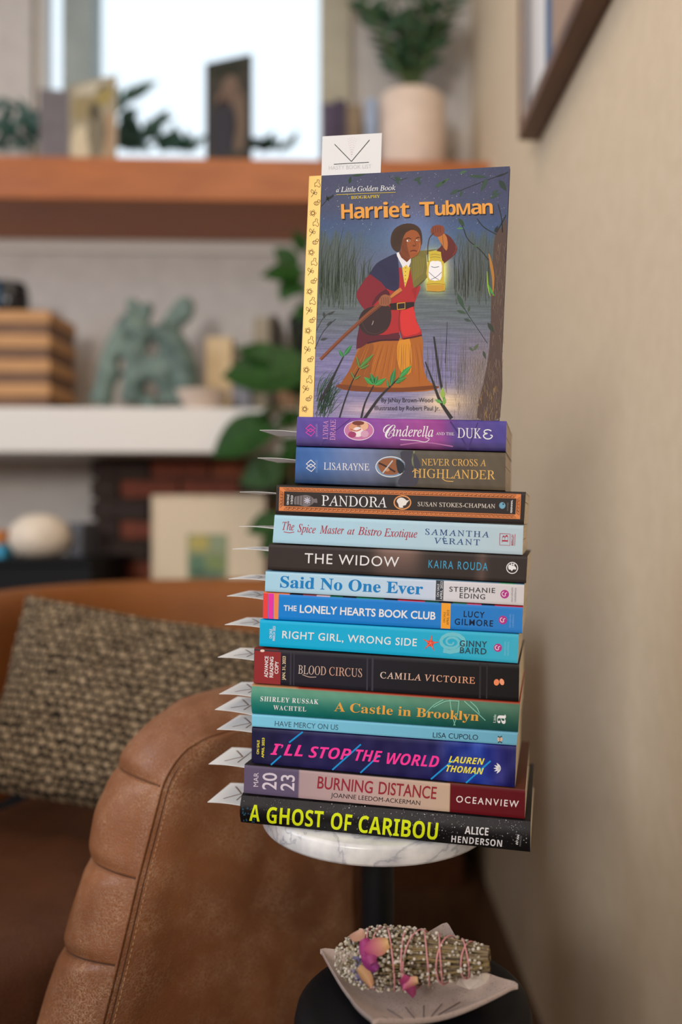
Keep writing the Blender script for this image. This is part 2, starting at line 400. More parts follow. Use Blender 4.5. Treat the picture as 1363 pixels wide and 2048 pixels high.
def capheight(style):
    v, f = glyphs('H', style); return v[:, 1].max()
class Art:
    """flat print laid on a surface: shapes are given in the photo's pixels, mapf turns them into 3-D"""
    def __init__(s, mapf, slices=0): s.mapf = mapf; s.mb = MB(); s.slices = slices
    def mesh(s, v, f, col, layer):
        if s.slices:
            bm = bmesh.new(); vs = [bm.verts.new((p[0], p[1], 0)) for p in v]
            for q in f:
                try: bm.faces.new([vs[i] for i in q])
                except ValueError: pass
            y0, y1 = min(p[1] for p in v), max(p[1] for p in v); y = math.floor(y0 / s.slices) * s.slices + s.slices
            while y < y1:
                bmesh.ops.bisect_plane(bm, geom=bm.verts[:] + bm.edges[:] + bm.faces[:], plane_co=(0, y, 0), plane_no=(0, 1, 0)); y += s.slices
            bm.verts.index_update(); v = np.array([p.co[:2] for p in bm.verts]); f = [tuple(p.index for p in q.verts) for q in bm.faces]; bm.free()
        W = [s.mapf(p[0], p[1], layer) for p in v]; s.mb.add(W, f, col)
    def text(s, t, p0, p1, cap, col, style='sans', sp=1.0, layer=2, col2=None, h=None):
        v, f = glyphs(t, style, sp); ch = capheight(style) if h is None else h
        x0, x1 = v[:, 0].min(), v[:, 0].max()
        d = V(p1[0] - p0[0], p1[1] - p0[1]); L = np.linalg.norm(d); d /= L; u = V(d[1], -d[0])
        P = V(*p0)[None] + ((v[:, :1] - x0) / (x1 - x0) * L) * d[None] + (v[:, 1:] / ch * cap) * u[None]
        c = col
        if col2 is not None:
            k = ((v[:, 0] - x0) / (x1 - x0))[:, None]; c = np.array(col) * (1 - k) + np.array(col2) * k
            s.slices, sl = 0, s.slices; s.mesh(P, f, c, layer); s.slices = sl
        else: s.mesh(P, f, c, layer)
    def poly(s, pts, col, layer=1, smooth=0):
        pts = [tuple(map(float, p)) for p in pts]
        if smooth: pts = closed_smooth(pts, smooth)
        from mathutils.geometry import tessellate_polygon
        tr = tessellate_polygon([[Vector((p[0], p[1], 0)) for p in pts]])
        s.mesh(np.array(pts), [tuple(t) for t in tr], col, layer)
    def stroke(s, pts, w, col, layer=1, smooth=True):
        pts = np.array(pts, float)
        if smooth and len(pts) > 2: pts = np.array(open_smooth(pts, 4))
        n = len(pts); ww = np.full(n, w) if np.isscalar(w) else np.interp(np.linspace(0, 1, n), np.linspace(0, 1, len(w)), w)
        A_, B_ = [], []
        for i in range(n):
            t = pts[min(i + 1, n - 1)] - pts[max(i - 1, 0)]; t = t / (np.linalg.norm(t) + 1e-9); q = V(-t[1], t[0]) * ww[i] / 2
            A_.append(pts[i] + q); B_.append(pts[i] - q)
        v = np.array(A_ + B_); s.mesh(v, [(i, i + 1, n + i + 1, n + i) for i in range(n - 1)], col, layer)
    def ell(s, c, rx, ry, col, layer=1, a=0, n=28, a0=0, a1=2 * math.pi):
        P = []
        for t in np.linspace(a0, a1, n, endpoint=False):
            x, y = rx * math.cos(t), ry * math.sin(t); P.append((c[0] + x * math.cos(a) - y * math.sin(a), c[1] + x * math.sin(a) + y * math.cos(a)))
        s.mesh(np.array(P), [tuple(range(n))], col, layer) if not s.slices else s.poly(P, col, layer)
    def ring(s, c, rx, ry, w, col, layer=2, n=36, a0=0, a1=2 * math.pi):
        s.stroke([(c[0] + rx * math.cos(t), c[1] + ry * math.sin(t)) for t in np.linspace(a0, a1, n)], w, col, layer, False)
    def leaf(s, a, b, w, col, layer=2):
        a, b = V(*a), V(*b); d = b - a; q = V(-d[1], d[0]) / (np.linalg.norm(d) + 1e-9) * w / 2
        s.poly([a, a + d * .25 + q * .8, a + d * .5 + q, a + d * .8 + q * .5, b, a + d * .8 - q * .5, a + d * .5 - q, a + d * .25 - q * .8], col, layer)
    def done(s, name, parent, m=None, label=None):
        return tag(make(name, s.mb, m or M_ink, parent, fixn=False), label)
def open_smooth(p, k):
    p = np.array(p, float); out = []
    for i in range(len(p) - 1):
        p0, p1, p2, p3 = p[max(i - 1, 0)], p[i], p[i + 1], p[min(i + 2, len(p) - 1)]
        for t in np.linspace(0, 1, k, endpoint=False):
            out.append(.5 * ((2 * p1) + (-p0 + p2) * t + (2 * p0 - 5 * p1 + 4 * p2 - p3) * t * t + (-p0 + 3 * p1 - 3 * p2 + p3) * t ** 3))
    out.append(p[-1]); return out
def closed_smooth(p, k):
    p = np.array(p, float); n = len(p); out = []
    for i in range(n):
        p0, p1, p2, p3 = p[i - 1], p[i], p[(i + 1) % n], p[(i + 2) % n]
        for t in np.linspace(0, 1, k, endpoint=False):
            out.append(tuple(.5 * ((2 * p1) + (-p0 + p2) * t + (2 * p0 - 5 * p1 + 4 * p2 - p3) * t * t + (-p0 + 3 * p1 - 3 * p2 + p3) * t ** 3)))
    return out

# ------------------------------------------------------------------ the stack of books
TH = math.radians(8.0)
SS = V(math.cos(TH), -math.sin(TH), 0); NN = V(math.sin(TH), math.cos(TH), 0)
SP = CAM + ray(767, 1043) * .66                 # a point of the plane that holds the spines
def st(x, y):
    p = unp(x, y, SP, NN); return V((p - SP) @ SS, p[2] - SP[2])
def w3(s_, t_, d_=0): return SP + SS * s_ + UP * t_ + NN * d_

def flat(c): return lambda u, v: c
def xr_(stops):                                   # colour along the spine, stops in pixels
    xs = [a for a, _ in stops]; cs = np.array([c for _, c in stops], float)
    return lambda x, v: np.array([np.interp(x, xs, cs[:, k]) for k in range(3)])
class Book:
    def __init__(s, TLp, BLp, TRp, BRp, depth, colf, label, bulge=0.0, hard=False, pages=None, top=None, under=None, rr=.0012):
        s.TL, s.BL, s.TR, s.BR = [st(*p) for p in (TLp, BLp, TRp, BRp)]
        s.D = depth; s.bulge = bulge; s.hard = hard; s.rr = rr
        s.sharp = 'beige' in label or 'stripes' in label or 'light blue' in label
        s.px = (TLp[0], TRp[0]); s.colf = colf; s.label = label; s.pages = pages or M_pages; s.top = top; s.under = under
    def line(s, a, b, sv): return a[1] + (b[1] - a[1]) * (sv - a[0]) / (b[0] - a[0])
    def build(s, card=None):
        cen = (s.BL + s.BR) / 2
        e = empty('book', w3(cen[0], cen[1], s.D / 2), s.label, 'book', 'books stacked on the small round table')
        s.e = e
        K = 300 if s.sharp else 60; r = s.rr; cth = .0004 if not s.hard else .0028
        ov = .003 if s.hard else 0.0
        tau = np.linspace(0, 1, 11)
        P = []; C = []
        for i in range(K + 1):
            u = i / K
            top = s.TL * (1 - u) + s.TR * u; bot = s.BL * (1 - u) + s.BR * u
            row = []; crow = []
            T = top - bot; Tn = np.linalg.norm(T); Tu = T / Tn
            def q(dist, dep): p = bot + Tu * dist; return w3(p[0], p[1], dep)
            x = s.px[0] * (1 - u) + s.px[1] * u
            col = lambda v: np.clip(s.colf(x, v), 0, 255)
            tc = s.top(x) if s.top is not None else col(1); bc = s.under if s.under is not None else col(0)
            row.append(q(Tn, s.D)); crow.append(tc)
            row.append(q(Tn, s.D * .5)); crow.append(tc)
            row.append(q(Tn, r)); crow.append(tc)
            row.append(q(Tn - r * .3, r * .3)); crow.append(tc if s.top is not None else col(1))
            for t_ in tau[::-1]:
                dd = r + t_ * (Tn - 2 * r)
                row.append(q(dd, -s.bulge * (1 - (2 * t_ - 1) ** 2))); crow.append(col(t_))
            row.append(q(r * .3, r * .3)); crow.append(col(0))
            row.append(q(0, r)); crow.append(bc)
            row.append(q(0, s.D)); crow.append(bc)
            inner = [(cth, s.D), (cth, cth + .0008), (Tn - cth, cth + .0008), (Tn - cth, s.D)]
            for a, b_ in inner: row.append(q(a, b_)); crow.append((225, 215, 200))
            P.append(row); C.append(crow)
        m = MB(); m.grid(P, np.array(C), close_v=True)
        n = len(P[0]); outer = n - 4
        for i in (0, K):                                   # close the two ends of the cover's C profile
            b0 = i * n; f = list(range(n))
            # strips between outer and inner profile
            ti = (b0 + n - 1, b0 + n - 2, b0 + n - 3, b0 + n - 4)
            m.f.append((b0 + 0, b0 + 1, b0 + 2, ti[1], ti[0])); m.mi.append(0)
            m.f.append(tuple([b0 + k for k in range(2, outer - 1)] + [ti[2], ti[1]])); m.mi.append(0)
            m.f.append((b0 + outer - 2, b0 + outer - 1, ti[3], ti[2])); m.mi.append(0)
        make('cover', m, M_print, e, smooth=True, sharp=35)
        # page block, opened by a hair where the card sits
        ins = .0004 if not s.hard else .004
        gap = None
        if card: gap = card
        m = MB()
        def blk(f0, f1, o0=0, o1=0):
            q = []
            for u in (0, 1):
                top = s.TL * (1 - u) + s.TR * u; bot = s.BL * (1 - u) + s.BR * u; sx = ins * (1 if u == 0 else -1)
                T = top - bot; Tn = np.linalg.norm(T); Tu = T / Tn
                for d_ in (.0016, s.D - (.0002 if not s.hard else .004)):
                    for f_, o_ in ((f0, o0), (f1, o1)):
                        p = bot + Tu * (cth + .0001 + f_ * (Tn - 2 * cth - .0002) + o_); q.append(w3(p[0] + sx, p[1], d_))
            m.add(q, [(0, 1, 3, 2), (4, 6, 7, 5), (0, 4, 5, 1), (2, 3, 7, 6), (0, 2, 6, 4), (1, 5, 7, 3)])
        if gap is None: blk(0, 1)
        else: blk(0, gap, 0, -.0003); blk(gap, 1, .0003, 0)
        make('page_block', m, s.pages, e)
        return e
    def mapf(s, x, y, layer=1):
        p = st(x, y)
        u = np.clip((p[0] - s.BL[0]) / (s.BR[0] - s.BL[0]), 0, 1)
        b_ = s.line(s.BL, s.BR, p[0]); t_ = s.line(s.TL, s.TR, p[0]); v = np.clip((p[1] - b_) / (t_ - b_), 0, 1)
        return w3(p[0], p[1], -s.bulge * (1 - (2 * v - 1) ** 2) * 1.0 - .00004 - .00004 * layer)
    def fr(s, x, v):                                   # pixel of the point at fraction v of the spine height, column x (for frames and bands)
        TLp, BLp, TRp, BRp = s.pp
        u = (x - BLp[0]) / (BRp[0] - BLp[0]); yb = BLp[1] + u * (BRp[1] - BLp[1]); yt = TLp[1] + u * (TRp[1] - TLp[1])
        return (x, yb + (yt - yb) * v)
# boundary lines between neighbours, left and right (averaged so that the books touch)
def mk(TL, BL, TR, BR, *a, **k):
    b = Book(TL, BL, TR, BR, *a, **k); b.pp = (TL, BL, TR, BR); return b
NZ = lambda x, v, s=1.0: (math.sin(x * .11 * s + v * 3.1) + math.sin(x * .053 * s - v * 5) + math.sin(x * .37 * s + 1.3 + v * 9)) / 3

stripe_cols = [(240, 130, 70), (240, 130, 70), (20, 20, 30), (150, 60, 60), (230, 190, 190), (30, 110, 80), (20, 22, 30), (30, 130, 90), (30, 120, 90), (20, 20, 30), (200, 40, 50), (200, 40, 50), (30, 100, 80), (20, 20, 30), (60, 110, 70), (200, 60, 90), (20, 20, 40), (190, 20, 40), (190, 20, 40)]
books = {}
def noise_col(base, amp, sc=1.0):
    return lambda x, v: np.array(base(x, v) if callable(base) else base, float) + amp * NZ(x, v, sc)

def c_cind(x, v):
    c = xr_([(594, (88, 72, 160)), (650, (92, 66, 158)), (700, (120, 62, 158)), (760, (138, 66, 158)), (850, (158, 66, 148)), (885, (150, 62, 146)), (915, (84, 62, 142)), (1012, (76, 66, 150))])(x, v)
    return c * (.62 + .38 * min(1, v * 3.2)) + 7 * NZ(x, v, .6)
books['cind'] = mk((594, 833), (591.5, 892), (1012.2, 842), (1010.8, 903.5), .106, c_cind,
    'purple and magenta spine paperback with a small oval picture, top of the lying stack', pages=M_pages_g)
def c_high(x, v):
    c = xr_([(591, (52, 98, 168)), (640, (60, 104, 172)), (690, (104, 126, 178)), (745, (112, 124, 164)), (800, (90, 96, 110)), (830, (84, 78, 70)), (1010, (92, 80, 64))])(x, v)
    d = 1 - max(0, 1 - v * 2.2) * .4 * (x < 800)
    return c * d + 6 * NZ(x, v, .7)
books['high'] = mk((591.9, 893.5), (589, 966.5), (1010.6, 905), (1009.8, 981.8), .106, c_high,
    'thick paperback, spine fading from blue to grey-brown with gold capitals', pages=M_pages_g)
books['pand'] = mk((552.6, 968.8), (550.5, 1028), (1051, 983.8), (1047, 1049), .134, flat((42, 33, 31)),
    'black paperback with an orange key-pattern border round its spine', pages=M_pages)
books['spice'] = mk((549, 1029.5), (544.6, 1086), (1046.2, 1050.5), (1044, 1110.5), .138, xr_([(545, (170, 214, 238)), (800, (176, 210, 230)), (1046, (182, 202, 214))]),
    'pale blue paperback with red handwritten script and navy capitals')
books['widow'] = mk((537.3, 1087.5), (535, 1139.5), (1054.4, 1112), (1051.4, 1166.5), .138,
    lambda x, v: np.array([50, 41, 39]) + np.array([78, 60, 54]) * (math.exp(-((x - 800) / 48) ** 4) * (.35 + .65 * v) + .5 * math.exp(-((x - 967) / 10) ** 2)),
    'dark brown paperback with thin white capitals and cyan capitals')
books['said'] = mk((531, 1141), (529.4, 1183.5), (1048, 1168), (1046.2, 1212), .132, xr_([(530, (168, 214, 240)), (700, (182, 216, 240)), (870, (198, 212, 236)), (890, (214, 214, 224)), (1048, (208, 204, 208))]),
    'light blue to white paperback with large rounded blue lettering',
    top=lambda x: (60, 150, 110) if 1000 < x < 1030 else (90, 130, 160))
books['lonely'] = mk((526.2, 1184.5), (525.4, 1238.2), (1045.2, 1213), (1043.2, 1267.5), .132, xr_([(526, (8, 132, 222)), (800, (24, 126, 214)), (1045, (44, 126, 206))]),
    'bright blue paperback with red, pink and orange stripes at the left end of the spine', top=lambda x: stripe_cols[int((x - 526) / 520 * 18.99)])
books['right'] = mk((519.5, 1239), (518.2, 1293), (1036.8, 1268.5), (1034.4, 1327.5), .132, xr_([(519, (0, 176, 228)), (800, (22, 176, 222)), (1036, (62, 176, 206))]),
    'turquoise paperback with a red starfish on the spine')
books['blood'] = mk((508, 1296), (506.8, 1367), (1037.9, 1329), (1036.6, 1404), .138, xr_([(508, (34, 30, 42)), (700, (28, 27, 40)), (1038, (17, 14, 15))]),
    'near-black paperback with a red block at the left end of the spine', top=lambda x: (120, 40, 40) if x < 560 else (48, 42, 48))
def c_castle(x, v):
    a = xr_([(503, (84, 150, 128)), (800, (80, 136, 112)), (1039, (66, 106, 84))])(x, v); b = xr_([(503, (14, 118, 116)), (800, (24, 104, 98)), (1039, (28, 76, 70))])(x, v)
    k = min(1, max(0, v * 1.15)); return a * k + b * (1 - k) + 5 * NZ(x, v, .5)
books['castle'] = mk((503.3, 1368.5), (503.3, 1427.8), (1039.3, 1404.8), (1035.3, 1465), .138, c_castle,
    'green paperback with gold serif title and white author name', bulge=.0018, top=lambda x: (170, 60, 40) if x > 600 else (190, 130, 90), rr=.002)
books['mercy'] = mk((503.3, 1428.2), (503.3, 1453.8), (1035, 1465.4), (1032, 1492), .138, xr_([(503, (126, 204, 238)), (800, (116, 190, 222)), (1035, (106, 170, 198))]),
    'thinnest book of the stack, sky-blue spine with small dark capitals')
def c_stop(x, v):
    c = xr_([(503, (26, 24, 62)), (640, (34, 30, 84)), (800, (30, 26, 78)), (880, (34, 34, 96)), (900, (36, 50, 130)), (960, (32, 60, 160)), (1000, (40, 40, 120)), (1031, (30, 30, 90))])(x, v)
    return c + (22 if x > 860 else 9) * NZ(x, v, 1.6)
books['stop'] = mk((503.3, 1454.8), (502.6, 1526.5), (1031.7, 1492.5), (1029.2, 1576), .140, c_stop,
    'navy blue paperback with hot pink slanted title and cyan slashes')
books['burn'] = mk((488.6, 1528.5), (486.8, 1587), (1050, 1578.5), (1048.8, 1639), .140, xr_([(488, (98, 86, 116)), (602, (98, 86, 116)), (603, (176, 152, 158)), (740, (190, 162, 160)), (904, (196, 170, 148)), (905, (98, 14, 26)), (1050, (92, 12, 22))]),
    'pinkish beige paperback with a grey-purple left block and maroon right block', top=lambda x: (84, 40, 24) if x > 900 else (40, 34, 40))
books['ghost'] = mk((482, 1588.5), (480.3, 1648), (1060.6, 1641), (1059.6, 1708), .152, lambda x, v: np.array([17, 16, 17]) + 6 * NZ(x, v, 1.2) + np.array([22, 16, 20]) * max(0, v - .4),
    'black hardcover with tall yellow-green capitals, bottom of the stack', bulge=.0022, hard=True, rr=.004)

cards = {'cind': ((519, 860.5), (591, 864)), 'high': ((515, 916), (590, 920)), 'pand': ((479, 984), (552, 986.5)), 'spice': ((478, 1053), (546, 1057.5)),
 'widow': ((464, 1098), (537, 1102)), 'said': ((457, 1158), (530, 1161)), 'lonely': ((453.5, 1192), (526, 1199)), 'right': ((449, 1249.5), (519, 1255)),
 'blood': ((435.2, 1314.6), (508, 1321)), 'castle': ((438, 1388), (503, 1393.5)), 'mercy': ((429.3, 1419.3), (503, 1430)), 'stop': ((433.2, 1459), (503, 1465)),
 'burn': ((416.8, 1528.3), (487, 1535.3)), 'ghost': ((414.5, 1604.5), (480, 1611.5))}
order = list(books)
names = {'cind': 'purple book', 'high': 'blue and grey-brown book', 'pand': 'black book with orange border', 'spice': 'pale blue book with red script', 'widow': 'dark brown book',
 'said': 'light blue and white book', 'lonely': 'bright blue striped book', 'right': 'turquoise starfish book', 'blood': 'black book with red block', 'castle': 'green book', 'mercy': 'thin sky-blue book',
 'stop': 'navy book with pink title', 'burn': 'pinkish beige book', 'ghost': 'bottom black hardcover'}
OFFC = .007
def cplane(x, y):
    p = unp(x, y, SP + NN * OFFC, NN); return V((p - SP) @ SS, p[2] - SP[2])
M_lines = mat('brown_card_print', (118, 92, 78), 0.7)
for k in order:
    b = books[k]; tip, join = cards[k]
    a, j = cplane(*tip), cplane(*join)
    dirc = (j - a) / np.linalg.norm(j - a)
    lo = b.BL + (b.BR - b.BL) * 0; hi = b.TL
    tj = j[1] - .0
    f_ = (tj - b.BL[1]) / (b.TL[1] - b.BL[1]); f_ = min(.93, max(.08, f_))
    b.build(card=f_)
    # inside the book the card follows the book's own slope; outside it bends a hair
    ins_dir = nrm3 = ((b.TR - b.TL) + (b.BR - b.BL)); ins_dir = ins_dir / np.linalg.norm(ins_dir)
    base = b.BL + (b.TL - b.BL) * f_; jj = V(j[0], base[1] + (j[0] - base[0]) * ins_dir[1] / ins_dir[0])
    L = .089; Wd = .051; th = .00017
    out_len = np.linalg.norm(jj - a); P = []
    pts = [a + (jj - a) * t for t in np.linspace(0, 1, 7)] + [jj + ins_dir * (L - out_len) * t for t in (.5, 1)]
    pts = [p + V(0, .0006 * math.sin(math.pi * min(1, i / 6))) for i, p in enumerate(pts)]
    top = [[w3(p[0], p[1] + th, OFFC + Wd * q) for q in (0, 1)] for p in pts]; bot = [[w3(p[0], p[1] - th, OFFC + Wd * q) for q in (0, 1)] for p in pts]
    m = MB(); rows = [[t[0], t[1], bb[1], bb[0]] for t, bb in zip(top, bot)]
    m.grid(rows, close_v=True); n = len(rows) * 4
    m.f += [(0, 1, 2, 3), (n - 4, n - 1, n - 2, n - 3)]; m.mi += [0, 0]
    ce = empty('bookmark', w3(a[0], a[1], OFFC), 'white bookmark card in the left end of the ' + names[k], 'bookmark', 'white bookmark cards in the stacked books')
    make('card', m, M_card, ce)
    # printed mark: an open book (a chevron pointing at the stack, a line beside it) and faint text
    def cm(u, v, layer=1):
        d_ = u * L; acc = 0
        i = 0
        while i < len(pts) - 2 and d_ > acc + np.linalg.norm(pts[i + 1] - pts[i]): acc += np.linalg.norm(pts[i + 1] - pts[i]); i += 1
        q = pts[i] + (pts[i + 1] - pts[i]) * (d_ - acc) / np.linalg.norm(pts[i + 1] - pts[i])
        return w3(q[0], q[1] + th + .00006, OFFC + Wd * v)
    art = Art(cm)
    art.stroke([(.11, .19), (.165, .345), (.22, .5)], .018, (138, 112, 98), smooth=False)
    art.stroke([(.09, .82), (.155, .66), (.22, .5)], .018, (120, 92, 78), smooth=False)
    art.stroke([(.24, .18), (.24, .82)], .012, (120, 92, 78), smooth=False)
    make('mark', art.mb, M_ink, ce, fixn=False)

W_ = (232, 232, 236)
def art_of(k): return Art(books[k].mapf, slices=4 if books[k].bulge > 0 else 0)
def knot(a, c, col, s=1.0, w=1.8):
    x, y = c
    a.stroke([(x, y - 11 * s), (x + 9 * s, y - 3), (x, y + 4 * s), (x - 9 * s, y - 3), (x, y - 11 * s)], w, col, 2, False)
    a.stroke([(x, y - 3 * s), (x + 9 * s, y + 4 * s), (x + 1, y + 12 * s), (x - 9 * s, y + 5 * s), (x, y - 3 * s)], w, col, 2, False)
def done(a, k, nm='title_lettering', label=None): a.done(nm, books[k].e, label=label)

# --- purple book
k = 'cind'; a = art_of(k)
a.stroke([(640, 890), (660, 870), (690, 846), (700, 838)], 1.5, (70, 50, 120)); a.stroke([(900, 843), (925, 880), (935, 898)], 3, (60, 44, 112)); a.stroke([(955, 845), (935, 900)], 2, (60, 44, 112))
a.stroke([(800, 890), (850, 885), (905, 893)], 2, (180, 110, 170)); done(a, k, 'spine_pattern')
a = art_of(k); knot(a, (620.5, 860), (226, 62, 170)); a.text('ENTANGLED', (635, 873), (634.5, 848), 3.6, (170, 140, 200)); done(a, k, 'emblem', 'pink knot emblem')
a = art_of(k); a.text('LYDIA', (654.8, 878.5), (656, 841.5), 9.6, (214, 150, 200), 'serif'); a.text('DRAKE', (669.8, 880.5), (671.2, 839.3), 10.4, (214, 150, 200), 'serif'); done(a, k, 'author_lettering')
a = art_of(k); c = (717.4, 860.9); a.ell(c, 30, 20, (236, 220, 236), 1); a.ell(c, 28.6, 18.6, (196, 120, 170), 2)
a.ell((709, 855), 12, 10, (214, 150, 120), 3); a.ell((725, 852), 11, 9, (230, 180, 150), 3); a.ell((716, 846), 12, 4.5, (120, 60, 50), 4); a.ell((715, 864), 11, 10, (238, 226, 232), 4)
a.ell((704, 869), 8, 6, (160, 60, 110), 5); a.ell((729, 868), 8, 7, (210, 160, 190), 5); a.stroke([(700, 858), (712, 862), (722, 858)], 2.5, (190, 110, 90), 5); done(a, k, 'oval_picture', 'oval picture of an embracing couple')
a = art_of(k); a.text('C', (765.5, 876.5), (790, 876.8), 27, W_, 'script', h=capheight('script')); a.text('inderella', (785, 872.6), (866, 873.6), 20.5, W_, 'ital')
a.stroke([(800, 879), (830, 881), (850, 884), (858, 878), (850, 875)], 1.2, W_, 2)
a.text('AND THE', (871, 870), (907.5, 870.6), 5.6, W_, 'serif'); a.text('DUK', (914, 875.3), (962, 876.6), 19.5, W_, 'serif')
a.stroke([(982, 862), (976, 859.5), (969, 861), (968, 865.5), (974, 867), (968, 869), (966.5, 873), (972, 877.5), (980, 877), (984, 872), (980, 870)], 2.2, W_, 2); done(a, k)
# --- blue / brown book
k = 'high'; a = art_of(k)
a.poly([(800, 906), (815, 901), (828, 906), (840, 930), (836, 960), (826, 972), (795, 968), (806, 940)], (66, 64, 78), 1, 3); a.stroke([(828, 902), (824, 920), (830, 950)], 3, (140, 150, 110), 1); done(a, k, 'spine_pattern')
a = art_of(k); knot(a, (621.3, 931), W_); a.text('ENTANGLED', (635, 945), (634.5, 920), 3.6, (130, 160, 210)); done(a, k, 'emblem', 'white knot emblem')
a = art_of(k); a.text('LISA', (647, 939), (682, 940), 14, W_, 'serif'); a.text('RAYNE', (684, 940), (738, 941), 13.6, W_, 'serif'); done(a, k, 'author_lettering')
a = art_of(k); c = (780.9, 933.6); a.ell(c, 30.6, 21, (226, 226, 230), 1); a.ell(c, 29, 19.4, (120, 150, 186), 2)
a.poly([(755, 930), (762, 920), (776, 916), (792, 918), (800, 930), (796, 946), (780, 950), (764, 946)], (146, 90, 58), 3, 3); a.poly([(792, 918), (806, 926), (809, 938), (800, 948), (794, 940)], (40, 44, 54), 4, 2)
a.stroke([(757, 926), (770, 932), (790, 944)], 3.5, (60, 40, 36), 5); a.stroke([(765, 946), (785, 921)], 2.4, (196, 196, 200), 6); a.ell((774, 939), 5, 4, (196, 140, 104), 5); done(a, k, 'oval_picture', 'oval picture of a bare-chested man')
G_ = (226, 178, 96)
a = art_of(k); a.text('NEVER CROSS A', (842.6, 930.8), (971.5, 932.2), 13.2, G_, 'serif'); a.text('HIGHLANDER', (826, 955), (989.5, 958.8), 17.6, G_, 'serif')
a.stroke([(824, 944), (830, 940), (840, 945), (838, 951)], 1.4, G_, 2); a.stroke([(884, 957), (892, 962), (906, 963)], 1.4, G_, 2); done(a, k)
# --- key border book
k = 'pand'; b = books[k]; O_ = (222, 134, 78)
a = art_of(k)
oc = [(558.7, 974), (1041.5, 988.3), (1039.4, 1038.2), (557.2, 1021.5)]; ic = [(568, 982.6), (1032.2, 997), (1030, 1029), (566.8, 1012)]
for i in range(4):
    j = (i + 1) % 4; a.mesh(np.array([oc[i], oc[j], ic[j], ic[i]]), [(0, 1, 2, 3)], O_, 1)
a.done('border', b.e, label='orange key-pattern border')
a = art_of(k); dk = (80, 48, 36)
def lerp(p, q, t): return (p[0] + (q[0] - p[0]) * t, p[1] + (q[1] - p[1]) * t)
for i in range(4):
    j = (i + 1) % 4; Ln = math.dist(oc[i], oc[j]); n_ = max(2, round(Ln / 9.2))
    for q in range(n_):
        def pt(u, v, q=q): t = (q + u) / n_; t = .012 * (1 if i % 2 == 0 else 8) + t * (1 - .024 * (1 if i % 2 == 0 else 8)); return lerp(lerp(oc[i], oc[j], t), lerp(ic[i], ic[j], t), v)
        a.stroke([pt(0, .8), pt(0, .22), pt(.8, .22), pt(.8, .62), pt(.38, .62), pt(.38, .45)], 1.05, dk, 2, False)
        a.stroke([pt(0, .8), pt(1, .8)], .9, dk, 2, False)
a.done('key_pattern', b.e)
a = art_of(k); a.text('PANDORA', (642.5, 1011), (773.2, 1015), 20.5, W_, 'serif'); done(a, k)
a = art_of(k); a.text('SUSAN STOKES-CHAPMAN', (834.9, 1012.2), (989.4, 1016.6), 8.4, (226, 216, 206), 'serif'); done(a, k, 'author_lettering')
a = art_of(k); a.text('ON SALE', (577, 1009.5), (578, 989), 4, W_, 'sansb'); a.text('1/3/23', (584.8, 1008), (585.6, 991), 4, W_, 'sansb'); done(a, k, 'sale_note')
a = art_of(k); g = (118, 112, 116); y0 = 1000.4
a.poly([(589, 994), (596, 992), (603, 991), (612, 990), (622, 993), (628, 998), (633, 997), (634, 1006), (628, 1005), (622, 1010), (612, 1013), (602, 1011), (595, 1009), (588, 1008)], g, 1, 3)
for x_ in (593, 599, 605, 622): a.stroke([(x_, 992), (x_ - .5, 1010)], 1, (60, 52, 52), 2)
for q in range(8): t = q * math.pi / 4; a.stroke([(614, 1001), (614 + 6.5 * math.cos(t), 1001 + 6.5 * math.sin(t))], 1.5, (210, 210, 232), 3, False)
done(a, k, 'vase_drawing', 'grey vase drawing lying on its side')
a = art_of(k); a.ring((804.3, 1005), 16.5, 13.3, 2.6, (222, 150, 92)); a.ell((804.3, 1005), 14.5, 11.3, (66, 50, 44), 1)
a.poly([(795, 998), (801, 995), (808, 997), (813, 1001), (818, 1000), (813, 1006), (811, 1010), (805, 1012), (806, 1015), (798, 1015), (796, 1008), (793, 1003)], (232, 228, 226), 2, 3); done(a, k, 'cameo')
a = art_of(k); a.ell((1003.8, 1011), 6.2, 6.6, (112, 168, 196), 1); a.ell((1005.8, 1008.2), 1.6, 1.6, (30, 30, 40), 2)
a.text('HARPER', (1016, 1021.5), (1016.8, 1005), 3.2, (120, 110, 108)); a.text('PERENNIAL', (1023.6, 1026), (1024.6, 1000), 3.4, W_, 'sansb'); done(a, k, 'emblem')
# --- pale blue script book
k = 'spice'; R_ = (172, 38, 64)
a = art_of(k)
for wd, x0, x1, y0, y1 in (('The', 150, 206, 563, 566), ('Spice', 222, 306, 572, 580), ('Master', 326, 440, 580, 583), ('at', 456, 490, 584, 586), ('Bistro', 505, 616, 586, 592), ('Exotique', 628, 784, 594, 600)):
    a.text(wd, (500 + x0 / 2.35, 820 + y0 / 2.35), (500 + x1 / 2.35, 820 + y1 / 2.35), 16 if wd != 'at' else 14, R_, 'ital')
a.stroke([(567, 1063.5), (578, 1065.5), (588, 1064)], 1.4, R_); done(a, k)
a = art_of(k); B_ = (44, 76, 132)
a.text('SAMANTHA', (849.8, 1069), (977.4, 1075), 11.6, B_, 'serifm', 1.25); a.text('V\u00c9RANT', (867.4, 1087), (958.7, 1090.6), 11.6, B_, 'serifm', 1.25); done(a, k, 'author_lettering')
a = art_of(k); x0, y0, x1, y1 = 998.5, 1067, 1019, 1090
a.stroke([(x0 + .6, y0), (x1 + .6, y0 + 1), (x1, y1 + 1), (x0, y1), (x0 + .6, y0)], 1.2, R_, 2, False)
a.text('B', (1015, 1086), (1015.6, 1070), 12, R_, 'serif'); a.text('BERKLEY', (1026, 1091), (1027, 1068.5), 4.4, R_, 'sansb'); a.stroke([(1028.6, 1091.5), (1029.6, 1068)], .9, R_, 2, False); done(a, k, 'emblem', 'red letter B in a square')
